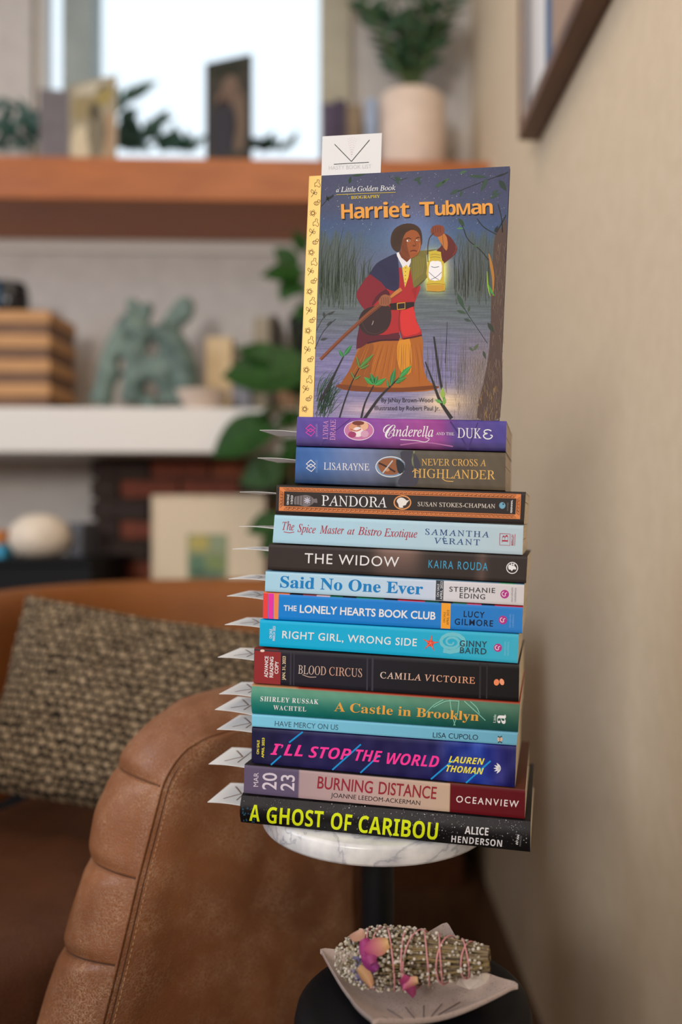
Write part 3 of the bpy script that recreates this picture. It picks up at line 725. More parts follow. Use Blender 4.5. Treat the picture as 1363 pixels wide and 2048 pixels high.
# --- brown book
k = 'widow'; a = art_of(k); a.text('THE WIDOW', (608.5, 1126), (797, 1134), 19.8, W_, 'sans', 1.1); done(a, k)
a = art_of(k); a.text('KAIRA ROUDA', (856.2, 1135.6), (974.5, 1141.4), 15.6, (66, 160, 204), 'sans', 1.25); done(a, k, 'author_lettering')
a = art_of(k); a.ring((1023.6, 1135.8), 11, 11, 1.7, W_)
a.poly([(1017, 1139), (1015.5, 1133), (1018, 1129), (1023, 1131), (1028, 1132), (1031, 1135), (1031, 1139), (1026, 1138.5), (1023, 1142), (1020, 1139)], W_, 1, 3); a.text('M', (1021, 1131), (1028, 1131.5), 4.5, W_, 'sansb'); done(a, k, 'emblem', 'white bird in a ring')
# --- light blue, round letters
k = 'said'; Bl = (18, 128, 200)
a = art_of(k); a.text('Said No One Ever', (559.6, 1174.4), (844.7, 1189), 22.5, Bl, 'serifx'); done(a, k)
a = art_of(k); a.poly([(871.6, 1160.5), (886.8, 1161.3), (885.6, 1201), (870.4, 1200.2)], (58, 66, 78), 1)
a.text('ON SALE', (877, 1194), (878.2, 1168), 4.2, W_); a.text('APRIL 2023', (884, 1199), (885, 1163), 4.6, W_); done(a, k, 'sale_note', 'dark grey sale label')
a = art_of(k); D_ = (58, 60, 66); a.text('STEPHANIE', (897.9, 1183), (989.4, 1186.0), 9.8, D_, 'sansm', 1.15); a.text('EDING', (918.3, 1195.8), (969.4, 1198.6), 9.8, D_, 'sansm', 1.15); done(a, k, 'author_lettering')
def circ(a, c, r=8.6):
    a.ell(c, r, r, (178, 52, 138), 1)
    a.stroke([(c[0] + 4.5, c[1] - 3), (c[0] + 1, c[1] - 1), (c[0] + 1.5, c[1] + 3), (c[0] - 2, c[1] + 4), (c[0] - 5, c[1] + 1), (c[0] - 4.5, c[1] - 3), (c[0] - 1, c[1] - 4.5)], 1.3, W_, 2)
a = art_of(k); circ(a, (1008.6, 1188.3)); a.text('sourcebooks', (1024.5, 1204), (1025.5, 1175), 4.4, (130, 124, 134)); a.text('casablanca', (1031, 1204), (1032, 1176), 4.4, (130, 124, 134)); done(a, k, 'emblem', 'purple circle emblem')
# --- bright blue striped
k = 'lonely'; b = books[k]; a = art_of(k)
for x0, x1, c, lb in ((526.4, 536.4, (236, 66, 66), 'red stripe'), (537.4, 547, (232, 52, 172), 'pink stripe'), (547.6, 557.4, (240, 138, 84), 'orange stripe')):
    a = art_of(k); a.mesh(np.array([b.fr(x0, .97), b.fr(x1, .97), b.fr(x1 - 1.2, .03), b.fr(x0 - .8, .03)]), [(0, 1, 2, 3)], c, 1); done(a, k, 'stripe', lb)
a = art_of(k)
a.mesh(np.array([b.fr(882.5, .97), b.fr(901, .97), b.fr(899.6, .03), b.fr(881, .03)]), [(0, 1, 2, 3)], (242, 164, 50), 1); done(a, k, 'label_block', 'amber label block')
a = art_of(k); a.text('THE', (566.8, 1221), (592.8, 1222), 10.6, W_, 'sansb'); a.text('LONELY HEARTS BOOK CLUB', (598.9, 1225), (870.2, 1239.2), 15.2, W_, 'sansb'); done(a, k)
a = art_of(k); DN = (16, 30, 60); a.text('LUCY', (926.4, 1233.6), (968, 1236), 12, DN, 'sansn', 1.2); a.text('GILMORE', (908.5, 1249), (985, 1253), 12.2, DN, 'sansn', 1.2); done(a, k, 'author_lettering')
a = art_of(k); a.text('ON SALE', (889.6, 1245), (890.6, 1224), 4, (90, 60, 20)); a.text('APRIL 2023', (896.8, 1250), (898, 1220), 4.6, (90, 60, 20)); done(a, k, 'sale_note')
a = art_of(k); circ(a, (1005, 1240)); a.text('sourcebooks', (1020.5, 1255), (1021.5, 1228), 4.4, (110, 170, 226)); a.text('casablanca', (1026.5, 1255), (1027.5, 1229), 4.4, (110, 170, 226)); done(a, k, 'emblem', 'purple circle emblem')
# --- turquoise
k = 'right'; a = art_of(k)
sw = [(902 + (4 + 26 * t) * math.cos(5.2 * t * math.pi * .9), 1284 + (4 + 16 * t) * math.sin(5.2 * t * math.pi * .9)) for t in np.linspace(0, 1, 30)]
a.stroke([p for p in sw if p[1] < 1313 - .02 * (930 - p[0]) and p[1] > 1267], [3, 6, 9], (112, 196, 214), 1, False); done(a, k, 'swirl', 'pale turquoise swirl')
a = art_of(k); a.text('RIGHT GIRL, WRONG SIDE', (563.8, 1276.2), (832.8, 1292.4), 14.8, W_, 'sansm', 1.1); done(a, k)
a = art_of(k); P = []
for q in range(10):
    t = math.radians(-80 + q * 36); r = 17.5 if q % 2 == 0 else 5.5; P.append((860.5 + r * math.cos(t), 1286.3 + r * math.sin(t)))
a.poly(P, (226, 60, 44), 1, 3)
for q in range(5): t = math.radians(-80 + q * 72); a.stroke([(860.5, 1286.3), (860.5 + 11 * math.cos(t), 1286.3 + 11 * math.sin(t))], .9, (250, 150, 120), 2, False)
done(a, k, 'starfish', 'red starfish')
a = art_of(k); D_ = (46, 74, 90); a.text('GINNY', (918.3, 1292.4), (973.2, 1294.8), 12, D_, 'sansb', 1.15); a.text('BAIRD', (918.8, 1306), (972, 1308.8), 12, D_, 'sansb', 1.15); done(a, k, 'author_lettering')
a = art_of(k); circ(a, (995, 1295.5), 8.2); a.text('sourcebooks', (1010.5, 1311), (1011.5, 1283), 4.4, (120, 200, 226)); a.text('casablanca', (1016.5, 1311), (1017.5, 1284), 4.4, (120, 200, 226)); done(a, k, 'emblem', 'purple circle emblem')
a = art_of(k); a.text('ON SALE', (543.4, 1277), (543.9, 1258), 5, W_, 'sansm'); a.text('MARCH 2023', (549.6, 1281.5), (550.6, 1252.5), 5, W_, 'sansm'); done(a, k, 'sale_note')
# --- black with red block
k = 'blood'; b = books[k]; a = art_of(k)
a.mesh(np.array([b.fr(508.2, .93), b.fr(561.6, .93), b.fr(560.4, .02), b.fr(507.2, .02)]), [(0, 1, 2, 3)], (146, 44, 48), 1); done(a, k, 'red_block', 'dull red block')
a = art_of(k)
for x0, x1 in ((580, 583), (587, 589), (733, 736), (743, 747), (958, 962), (972, 975)):
    a = art_of(k); a.mesh(np.array([b.fr(x0, .97), b.fr(x1, .97), b.fr(x1 - 1, .03), b.fr(x0 - 1, .03)]), [(0, 1, 2, 3)], (58, 54, 68) if x0 < 900 else (44, 40, 44), 1); done(a, k, 'spine_band')
a = art_of(k); a.ell((524.5, 1301.5), 4.5, 2.6, (240, 214, 196), 2); a.text('ADVANCE', (535.2, 1355), (536.4, 1312.3), 7, W_, 'sansb'); a.text('READING', (545.6, 1355), (546.6, 1313.6), 7, W_, 'sansb'); a.text('COPY', (555.8, 1347.6), (556.8, 1322.6), 7, W_, 'sansb')
a.text('JAN. 31, 2023', (569.6, 1360), (570.9, 1312.4), 6, (226, 204, 170), 'sansb'); done(a, k, 'advance_copy_note')
a = art_of(k); a.text('BLOOD', (595.7, 1347.2), (651, 1350.4), 17, (206, 190, 186), 'serif', col2=(214, 178, 160)); a.text('CIRCUS', (657.5, 1350.4), (723.4, 1354), 16.5, (216, 160, 134), 'serif', col2=(206, 168, 150))
a.stroke([(604, 1349), (618, 1354), (632, 1354)], 1.3, (206, 180, 170)); done(a, k)
a = art_of(k); a.text('CAMILA VICTOIRE', (759.6, 1356.2), (949, 1367.4), 12.6, (222, 200, 190), 'serifm', 1.15, col2=(232, 160, 122)); done(a, k, 'author_lettering')
a = art_of(k); a.ell((992.3, 1364.6), 5.4, 6.4, (240, 140, 96), 1, .1); a.ell((1003, 1363.8), 4.5, 6.6, (240, 156, 118), 1, -.3); done(a, k, 'emblem', 'two orange blobs')
# --- green
k = 'castle'; a = art_of(k); mt = (128, 196, 176); s4 = lambda x, y: (480 + x / 2.198, 1360 + y / 2.198)
for pts in ([(893, 86), (850, 110), (806, 156)], [(922, 86), (932, 150), (945, 200)], [(962, 90), (955, 150), (938, 200)], [(985, 92), (1040, 140), (1078, 176)], [(1012, 94), (1040, 120), (1052, 146)], [(850, 118), (905, 92), (960, 92)]):
    a.stroke([s4(*p) for p in pts], 1.5, mt, 1)
done(a, k, 'line_drawing', 'pale green bridge cable lines')
a = art_of(k); a.text('SHIRLEY RUSSAK', (521.9, 1401), (637.4, 1407.4), 9.2, W_, 'serifb', 1.2); a.text('WACHTEL', (547.3, 1418.8), (612.8, 1422.2), 9.2, W_, 'serifb', 1.2); done(a, k, 'author_lettering')
a = art_of(k); a.text('A Castle in Brooklyn', (668.8, 1421.2), (956.8, 1441), 17.8, (226, 166, 74), 'serifb'); done(a, k)
a = art_of(k); a.text('a', (1010, 1447), (1011, 1428), 24, W_, 'serifb'); a.text('Little', (991, 1445), (992, 1428), 5, (190, 214, 204), 'serifb'); done(a, k, 'emblem', 'white letter a')
# --- thin sky blue
k = 'mercy'; a = art_of(k); a.text('HAVE MERCY ON US', (549, 1452), (675.6, 1460), 10.4, (62, 100, 118), 'sans'); done(a, k)
a = art_of(k); a.text('LISA CUPOLO', (864.9, 1474.8), (955, 1480), 10.2, (30, 44, 60), 'sans'); done(a, k, 'author_lettering')
a = art_of(k); a.ell((999, 1478.5), 5.4, 4.6, (210, 180, 160), 1); a.stroke([(995, 1472), (999, 1474.5), (1003, 1472)], 1.8, (40, 40, 50), 2); a.stroke([(995, 1485.4), (999, 1483.4), (1003.5, 1485.6)], 1.8, (40, 40, 50), 2); a.stroke([(999, 1474), (999, 1483)], .8, (60, 50, 50), 2); done(a, k, 'emblem')
# --- navy, pink title
k = 'stop'; PK = (250, 60, 160); CY_ = (24, 150, 224)
a = art_of(k)
for p, q in (((135, 373), (180, 333)), ((215, 275), (275, 228)), ((405, 395), (530, 283)), ((528, 408), (612, 330)), ((838, 436), (936, 352)), ((992, 452), (1100, 356))): a = art_of(k); a.stroke([s4(*p), s4(*q)], 3.2, CY_, 1, False); done(a, k, 'slash', 'cyan slash')
a = art_of(k)
for wd, x0, x1, y0, y1 in (("I\u2019LL", 132, 275, 328, 336), ('STOP', 300, 486, 340, 352), ('THE', 505, 622, 354, 362), ('WORLD', 643, 872, 368, 384)):
    a.text(wd, s4(x0, y0), s4(x1, y1), 22.5, PK, 'boldit')
done(a, k)
a = art_of(k); YE = (240, 226, 70); a.text('LAUREN', (896.3, 1524.4), (967.7, 1529.6), 12.8, YE, 'boldit'); a.text('THOMAN', (891.7, 1543), (966, 1549), 13, YE, 'boldit'); done(a, k, 'author_lettering')
a = art_of(k); a.text('ON SALE', (517.6, 1508.4), (518.6, 1480.4), 4.8, YE, 'sansb'); a.text('APRIL 2023', (527.4, 1515.6), (528.8, 1475.6), 4.8, YE, 'sansb'); done(a, k, 'sale_note')
a = art_of(k)
for t in (-48, -24, 0, 24, 48):
    u = math.radians(180 + t * 1.15); a.leaf((1001, 1536.5), (1001 + 15 * math.cos(u), 1536.5 + 13 * math.sin(u)), 4.2, W_, 1)
done(a, k, 'emblem', 'white fan-shaped emblem')
# --- pinkish beige
k = 'burn'; a = art_of(k); LG = (216, 206, 222)
a.text('MAR', (516, 1573.4), (517, 1545.4), 9.6, LG, 'sans'); a.text('20', (552, 1579.8), (553.4, 1546.2), 28, LG, 'sansm'); a.text('23', (587.6, 1582), (589, 1550.4), 27, LG, 'sansm'); done(a, k, 'date_lettering', 'pale lilac date')
a = art_of(k); a.text('BURNING', (633.8, 1576.4), (744, 1586.6), 24, (150, 40, 58), 'sansm'); a.text('DISTANCE', (756, 1587.6), (871.3, 1598.2), 24.4, (146, 40, 54), 'sansm'); done(a, k)
a = art_of(k); a.text('JOANNE LEEDOM-ACKERMAN', (661, 1594.2), (839.4, 1610.4), 8.8, (34, 30, 38), 'sans'); done(a, k, 'author_lettering'); a = art_of(k); a.text('OCEANVIEW', (911.3, 1604.2), (1036, 1614.6), 13, (226, 214, 214), 'sansm', 1.3); done(a, k, 'publisher_lettering')
# --- black hardcover
k = 'ghost'; a = art_of(k); rs = random.Random(3)
b = books[k]
for q in range(420):
    x = rs.choice([rs.uniform(482, 1056), rs.gauss(880, 28), rs.gauss(700, 50), rs.gauss(1020, 22), rs.gauss(560, 20)]); v = rs.uniform(.12, .97) ** (.5 if rs.random() < .6 else 1)
    if not 484 < x < 1056: continue
    p = b.fr(x, v); r = rs.uniform(.4, 1.3); g = rs.choice([110, 140, 180, 90]) * (1 if x > 640 else .7)
    a.poly([(p[0] - r, p[1]), (p[0], p[1] - r * rs.uniform(.5, 1.2)), (p[0] + r * rs.uniform(.5, 1.4), p[1] + .3), (p[0], p[1] + r * .8)], (g, g * 1.02, g * 1.04), 1)
for q in range(30):
    p = b.fr(rs.uniform(486, 520), rs.uniform(.05, .6)); a.poly([(p[0] - 1.5, p[1] + 1.5), (p[0], p[1] - 3), (p[0] + 2, p[1] + 1)], (40, 76, 100), 1)
done(a, k, 'spine_pattern', 'white specks of a night forest')
a = art_of(k); YG = (212, 228, 20)
for wd, x0, x1, y0, y1, cp in (('A', 42, 88, 616, 620, 33), ('GHOST', 118, 365, 626, 646, 33), ('OF', 398, 488, 652, 662, 33.5), ('CARIBOU', 520, 866, 667, 700, 34.5)):
    a.text(wd, s4(x0, y0), s4(x1, y1), cp, YG, 'bold')
done(a, k)
a = art_of(k); LW = (214, 212, 216); a.text('ALICE', (929, 1665.4), (976, 1669), 15, LW, 'bold'); a.text('HENDERSON', (902, 1683), (1003, 1692.4), 14, LW, 'bold', 1.1); done(a, k, 'author_lettering')
a = art_of(k); a.text('wm', (1035, 1688), (1038.5, 1667), 9, LW, 'script'); a.text('MORROW', (1041, 1691), (1043, 1669), 3, (120, 120, 124)); done(a, k, 'emblem')

# ------------------------------------------------------------------ the picture book standing on top
HT = math.radians(8.6)
HS = V(math.cos(HT), -math.sin(HT), 0); HN = V(math.sin(HT), math.cos(HT), 0)
HP = SP + NN * .006 + SS * .014
def hst(x, y, off=0):
    p = unp(x, y, HP + HN * off, HN); return V((p - HP) @ HS, p[2] - HP[2])
def hw(s_, t_, d_=0): return HP + HS * s_ + UP * t_ + HN * d_
hTL, hTR = hst(618, 352.5), hst(1019, 332.5); hBL, hBR = hst(597.6, 835), hst(997.2, 841)
# let the lower edge stand on the top cover of the purple book
cb = books['cind']
def seat(sv_world):
    p = hw(sv_world[0], sv_world[1]); s_ = (p - SP) @ SS; return (SP[2] + cb.line(cb.TL, cb.TR, s_)) - HP[2] + .0001
hBL = V(hBL[0], seat(hBL)); hBR = V(hBR[0], seat(hBR))
hb = empty('picture_book', hw(*((hBL + hBR) / 2), .003), 'dark blue picture book with a golden spine strip standing upright on the stack', 'book')
HD = .0055
def hq(u, v, d): p = (hBL * (1 - u) + hBR * u) * (1 - v) + (hTL * (1 - u) + hTR * u) * v; return hw(p[0], p[1], d)
def hbox(mb, u0, u1, v0, v1, d0, d1, col):
    q = [hq(u, v, d) for d in (d0, d1) for v in (v0, v1) for u in (u0, u1)]
    mb.add(q, [(0, 2, 3, 1), (4, 5, 7, 6), (0, 1, 5, 4), (2, 6, 7, 3), (0, 4, 6, 2), (1, 3, 7, 5)], col)
m = MB(); hbox(m, 0.002, 1, 0, 1, 0, .0014, (52, 56, 84)); tag(make('front_cover', m, M_print, hb, bevel=.0003), 'illustrated dark blue front cover')
m = MB(); hbox(m, 0.002, 1, 0, 1, HD - .0014, HD, (52, 56, 84)); make('back_cover', m, M_print, hb, bevel=.0003)
m = MB(); hbox(m, 0.012, .992, .004, .996, .0029, HD - .0015, (230, 224, 214)); hbox(m, 0.012, .992, .004, .996, .0015, .0023, (230, 224, 214)); make('page_block', m, M_print, hb)
m = MB(); m.grid([[hq(-.001 + .004 * (1 - math.sin(t)) , v, HD / 2 - (HD / 2 + .0003) * math.cos(t)) for v in (0, 1)] for t in np.linspace(0, math.pi, 7)])
gu = (643.5 - 618) / (1019 - 618)
for v_ in (0,): pass
m.add([hq(0, 0, -.0002), hq((626.5 - 597.6) / 399.6, 0, -.0002), hq(gu, 1, -.0002), hq(0, 1, -.0002)], [(0, 1, 2, 3)])
M_goldf = mat('gold_spine_foil', (206, 166, 84), 0.4, metal=0.2)
tag(make('spine_strip', m, M_goldf, hb, fixn=False), 'shiny golden spine strip')
def hmap(x, y, layer=1):
    p = hst(x, y); return hw(p[0], p[1], -.00022 - .00002 * layer)
A3 = lambda x, y: (640 + x / 4.259, 360 + y / 4.259)
A1 = lambda x, y: (580 + x / 2.84, 240 + y / 2.84)
def L3(l): return [A3(*p) for p in l]
def L1(l): return [A1(*p) for p in l]
# painted background: a fine grid whose colours are the printed picture
NU, NV = 150, 190
P = []; C = []
BLp, BRp, TLp, TRp = (626.3, 835.2), (997, 840.8), (643.5, 351.4), (1018.6, 332.8)
ys = [0, 120, 250, 330, 420, 560, 700, 850, 1000, 1120, 1250, 1400, 1530, 1600, 1700]
cs = np.array([(50, 54, 90), (50, 54, 92), (46, 56, 96), (36, 64, 112), (44, 76, 116), (64, 76, 112), (70, 84, 92), (72, 84, 92), (92, 92, 128), (112, 106, 156), (106, 102, 152), (124, 116, 158), (146, 138, 170), (164, 150, 160), (150, 138, 150)], float)
for j in range(NV + 1):
    rowP = []; rowC = []; v = j / NV
    for i in range(NU + 1):
        u = i / NU
        x = (BLp[0] * (1 - u) + BRp[0] * u) * (1 - v) + (TLp[0] * (1 - u) + TRp[0] * u) * v
        y = (BLp[1] * (1 - u) + BRp[1] * u) * (1 - v) + (TLp[1] * (1 - u) + TRp[1] * u) * v
        X, Y = (x - 580) * 2.84, (y - 240) * 2.84
        c = np.array([np.interp(Y - 262, ys, cs[:, k_]) for k_ in range(3)])
        if Y > 960: c = c + 11 * math.sin(Y * .16 + 1.5 * math.sin(X * .01)) * math.sin(X * .013 + Y * .03) + 8 * math.sin(Y * .45 + X * .02)
        d = math.hypot(X - 700, (Y - 640) * .9) / 240; c = c + np.array([46, 40, 44]) * math.exp(-d * d * 2.2) * (Y < 900)
        d = math.hypot(X - 825, Y - 850) / 150; c = c + np.array([96, 84, 14]) * math.exp(-d * d * 2.6) + np.array([120, 120, 0]) * math.exp(-((X - 825) / 62) ** 4 - ((Y - 862) / 118) ** 4)
        if 630 < Y < 1090:
            for a_, b_ in ((X < 470, 1 - max(0, (X - 300) / 170)), (X > 900, min(1, (X - 900) / 120))):
                if a_:
                    g = max(0, min(1, b_)) * min(1, (Y - 630 - 30 * math.sin(X * .09) - 20 * math.sin(X * .31)) / 60) * min(1, (1090 - Y) / 120)
                    g = max(0, g); c = c * (1 - .75 * g) + .75 * g * (np.array([54, 66, 60]) + 12 * math.sin(X * .5) + 8 * math.sin(X * 1.3 + Y * .02))
        if X > 900 and Y > 1150: 
            g = min(1, (X - 900) / 160) * min(1, (Y - 1150) / 250); c = c * (1 - g) + g * (np.array([108, 92, 92]) + 26 * math.sin(X * .4 + 5 * math.sin(Y * .03)) * math.sin(Y * .11 + X * .05) + 14 * nrs.rand())
        d = math.hypot((X - 870) / 190, (Y - 1600) / 110); c = c + np.array([110, 88, 6]) * math.exp(-d * d * 2)
        d = math.hypot((X - 420) / 170, (Y - 1640) / 60); c = c + np.array([60, 44, 20]) * math.exp(-d * d * 2)
        rowP.append(hmap(x, y, 0)); rowC.append(np.clip(c + nrs.randn() * 2.5, 0, 255))
    P.append(rowP); C.append(rowC)
m = MB(); m.grid(P, np.array(C)); M_cov = mat('printed_picture', (255, 255, 255), .42, spec=.25, attr=True)
tag(make('cover_picture', m, M_cov, hb, fixn=False), 'printed night scene of reeds and water')
a = Art(hmap); rs = random.Random(11)
for q in range(230):
    x, y = A1(rs.uniform(190, 1235), 300 + 330 * rs.random() ** 1.2); r = rs.uniform(.35, .8); g = rs.uniform(120, 215)
    if y < 352 - (x - 643) * .05 + 3 or x > 1013: continue
    a.poly([(x - r, y), (x, y - r), (x + r, y), (x, y + r)], (g, g, g * 1.02), 1)
tag(a.done('printed_stars', hb), kind='stuff')
a = Art(hmap)
# reeds and trunk
for q in range(130):
    x = rs.uniform(165, 450); y = rs.uniform(900, 1080); h = rs.uniform(120, 330) * (1 - max(0, x - 330) / 260); g = rs.uniform(-14, 18)
    a.stroke(L1([(x, y), (x + rs.uniform(-6, 14), y - h * .6), (x + rs.uniform(-10, 50), y - h)]), [1.3, .9, .3], (62 + g, 76 + g, 62 + g), 1)
for q in range(70):
    x = rs.uniform(930, 1140); y = rs.uniform(900, 1050); h = rs.uniform(120, 330); g = rs.uniform(-14, 16)
    a.stroke(L1([(x, y), (x + rs.uniform(-6, 10), y - h * .6), (x + rs.uniform(-30, 30), y - h)]), [1.2, .8, .3], (66 + g, 72 + g, 64 + g), 1)
for q in range(60):
    x = rs.uniform(770, 1000); y = rs.uniform(1400, 1560); h = rs.uniform(80, 260)
    a.stroke(L1([(x, y), (x + rs.uniform(-8, 12), y - h)]), [.8, .3], (96, 92, 92), 1)
for q in range(70):
    x = rs.uniform(140, 235); y = rs.uniform(1560, 1690); h = rs.uniform(60, 170); g = rs.uniform(-12, 16)
    a.stroke(L1([(x, y), (x + rs.uniform(10, 50), y - h * .7), (x + rs.uniform(30, 100), y - h)]), [1.5, 1.2, .3], (56 + g, 80 + g, 66 + g), 1)
for q in range(34):
    x = rs.uniform(300, 1100); y = rs.uniform(1060, 1400); w = rs.uniform(40, 130); a.stroke(L1([(x, y), (x + w, y + rs.uniform(-3, 3))]), .45, (86, 84, 108), 1)
a.poly(L1([(1166, 650), (1200, 610), (1228, 560), (1226, 700), (1216, 1000), (1203, 1300), (1192, 1690), (1060, 1690), (1095, 1500), (1130, 1300), (1142, 1000), (1152, 760)]), (84, 66, 60), 2, 2)
for q in range(150):
    y = rs.uniform(700, 1680); x = 1150 + (1700 - y) * .02 + rs.uniform(-10, 55) - max(0, y - 1200) * .16 * rs.random(); g = rs.uniform(-30, 40)
    a.stroke(L1([(x, y), (x + rs.uniform(-10, 10), y + rs.uniform(20, 70))]), [.5, 1.4, .4], (104 + g, 82 + g * .9, 68 + g * .7), 3)
a.stroke(L1([(1128, 760), (1142, 830), (1152, 900), (1150, 1000)]), [2, 6, 5, 1], (176, 120, 50), 4); a.stroke(L1([(1122, 930), (1140, 970), (1160, 1000)]), [1, 5, 1], (70, 150, 70), 5)
a.stroke(L1([(1118, 860), (1122, 940), (1135, 1000)]), [1, 2.5, 1], (150, 190, 50), 5)
for q in range(200):
    x = rs.uniform(930, 1190); y = rs.uniform(1330, 1690); g = rs.uniform(-26, 44)
    if x > 1200 - (y - 1200) * .02: continue
    a.stroke(L1([(x, y), (x + rs.uniform(-14, 14), y + rs.uniform(16, 60))]), [.4, 1.2, .3], (112 + g, 98 + g, 92 + g * .8), 3)
for q in range(60):
    x = rs.uniform(1040, 1180); y = rs.uniform(1500, 1685); a.stroke(L1([(x, y), (x + rs.uniform(-10, 10), y + rs.uniform(14, 40))]), [.4, 1.4, .4], (186, 150, 90) if rs.random() < .5 else (92, 66, 44), 4)
tag(a.done('printed_reeds', hb), kind='stuff')
a = Art(hmap); dk = (40, 44, 46); gl = (56, 78, 66)
for pts, w in (([(1238, 296), (1150, 330), (1040, 372), (920, 420)], 1.4), ([(1060, 560), (1100, 610), (1170, 650)], 2), ([(958, 566), (985, 620), (1010, 680), (1080, 740), (1130, 800)], 2), ([(1180, 480), (1200, 560), (1205, 640)], 2.2), ([(1224, 540), (1205, 580), (1170, 640)], 3),
    ([(178, 490), (210, 455), (245, 425)], 1.6), ([(148, 1200), (185, 1130), (225, 1095)], 1.2), ([(140, 1300), (190, 1200), (260, 1130)], 1.4), ([(948, 985), (1000, 1090), (1060, 1180), (1120, 1270)], 1.3), ([(560, 318), (600, 345), (665, 330)], 1)): a.stroke(L1(pts), w, dk, 2)
for p, q, w, c in (((1010, 318), (1120, 325), 9, gl), ((1120, 330), (1080, 410), 11, gl), ((1160, 326), (1238, 300), 5, dk), ((960, 395), (905, 425), 9, gl), ((975, 400), (962, 440), 7, gl), ((1185, 340), (1228, 405), 15, (46, 62, 54)), ((1145, 425), (1180, 395), 8, gl), ((1130, 450), (1200, 410), 8, gl),
    ((590, 325), (640, 345), 9, gl), ((600, 335), (618, 372), 7, gl), ((700, 345), (750, 325), 9, gl), ((725, 340), (740, 372), 8, gl), ((820, 385), (890, 340), 10, (62, 88, 66)), ((335, 362), (345, 320), 8, (40, 66, 44)), ((350, 318), (430, 308), 6, (46, 72, 50)), ((200, 455), (250, 430), 7, (36, 44, 44)), ((205, 430), (222, 465), 6, (36, 44, 44)), ((860, 360), (905, 330), 7, (70, 100, 70)), ((960, 305), (1005, 288), 7, (70, 104, 74)),
    ((955, 560), (990, 605), 11, (50, 72, 50)), ((945, 617), (985, 615), 5, (86, 140, 76)), ((1040, 712), (1070, 720), 6, (70, 96, 70)), ((1160, 640), (1180, 600), 8, dk),
    ((948, 985), (990, 1080), 12, (56, 80, 62)), ((945, 1082), (1000, 1100), 8, (60, 82, 62)), ((1010, 1090), (1020, 1055), 7, (66, 84, 66)), ((985, 1130), (1030, 1145), 8, (62, 76, 70)), ((1015, 1290), (1040, 1315), 7, (78, 92, 72)), ((1040, 1310), (1070, 1270), 8, (86, 100, 72)), ((1095, 1310), (1110, 1360), 8, (64, 72, 64)), ((1120, 1150), (1160, 1210), 12, (54, 62, 52)),
    ((190, 1090), (196, 1130), 7, (60, 62, 64)), ((215, 1110), (255, 1085), 6, (60, 62, 64)), ((205, 1170), (240, 1140), 6, (60, 62, 64)), ((170, 1250), (215, 1240), 7, (62, 64, 66))): a.leaf(A1(*p), A1(*q), w / 2.84 * 2.2, c, 3)
tag(a.done('printed_branches', hb), kind='stuff')
# the figure
a = Art(hmap); Sk = (146, 78, 40)
a.poly(L3([(770, 640), (830, 608), (920, 598), (1010, 590), (905, 640), (912, 830), (800, 920), (785, 860), (765, 745), (775, 690)]), (118, 110, 54), 3, 2)
for q in range(7): a.stroke(L3([(800 + q * 14, 640 + q * 4), (795 + q * 14, 740), (800 + q * 12, 860 - q * 10)]), .7, (150, 140, 66), 4)
a.poly(L3([(345, 1420), (520, 1372), (670, 1368), (680, 1320), (705, 1360), (865, 1326), (872, 1500), (888, 1640), (930, 1720), (1000, 1772), (900, 1800), (700, 1806), (450, 1802), (250, 1796), (150, 1764), (205, 1700), (262, 1590), (305, 1480)]), (172, 98, 34), 4, 2)
a.poly(L3([(670, 1372), (700, 1362), (760, 1352), (780, 1500), (770, 1640), (700, 1650), (660, 1560), (650, 1450)]), (214, 142, 42), 5, 3)
a.poly(L3([(345, 1430), (450, 1395), (440, 1560), (400, 1760), (180, 1760), (262, 1600)]), (150, 84, 30), 5, 3)
a.poly(L3([(160, 1740), (400, 1762), (700, 1770), (960, 1750), (1000, 1775), (700, 1806), (300, 1800), (150, 1768)]), (120, 62, 26), 6, 2)
for q in range(24):
    t = q / 23; x0 = 400 + 450 * t; x1 = 260 + 640 * t; a.stroke(L3([(x0, 1400), ((x0 + x1) / 2 + rs.uniform(-10, 10), 1550), (x1, 1700 + rs.uniform(-60, 60))]), [.3, rs.uniform(.6, 1.3), .3], rs.choice([(120, 64, 26), (196, 118, 44), (140, 76, 30)]), 6)
a.done('printed_skirt', hb)
a = Art(hmap)
JR = (172, 38, 44)
a.poly(L3([(430, 800), (520, 870), (560, 920), (620, 945), (665, 940), (665, 750), (690, 745), (700, 800), (722, 915), (765, 745), (785, 860), (795, 920), (850, 900), (850, 930), (826, 990), (802, 1050), (800, 1130), (822, 1205), (862, 1290), (866, 1328), (780, 1348), (705, 1362), (676, 1272), (670, 1370), (520, 1372), (400, 1396), (305, 1444), (330, 1260), (350, 1150), (375, 1100), (330, 1040), (308, 970), (350, 900)]), JR, 7, 0)
a.poly(L3([(350, 1150), (440, 1300), (560, 1320), (665, 1300), (668, 1366), (520, 1370), (400, 1394), (307, 1440), (330, 1260)]), (92, 28, 44), 8, 2)
a.poly(L3([(690, 1110), (790, 1080), (815, 1200), (855, 1290), (780, 1320), (710, 1330), (685, 1240)]), (212, 50, 48), 8, 2)
a.stroke(L3([(866, 1322), (780, 1342), (705, 1354)]), 3, (80, 20, 34), 9); a.stroke(L3([(400, 1390), (520, 1366), (668, 1362)]), 3.2, (60, 18, 36), 9); a.stroke(L3([(676, 1110), (672, 1250), (700, 1356)]), 1, (100, 24, 34), 9)
a.poly(L3([(430, 800), (350, 895), (308, 970), (330, 1042), (390, 1112), (450, 1082), (500, 1012), (570, 962), (540, 880)]), (128, 32, 46), 9, 2)
a.poly(L3([(560, 930), (600, 990), (590, 1040), (500, 1020), (440, 1080), (470, 1000)]), (84, 24, 40), 10, 2)
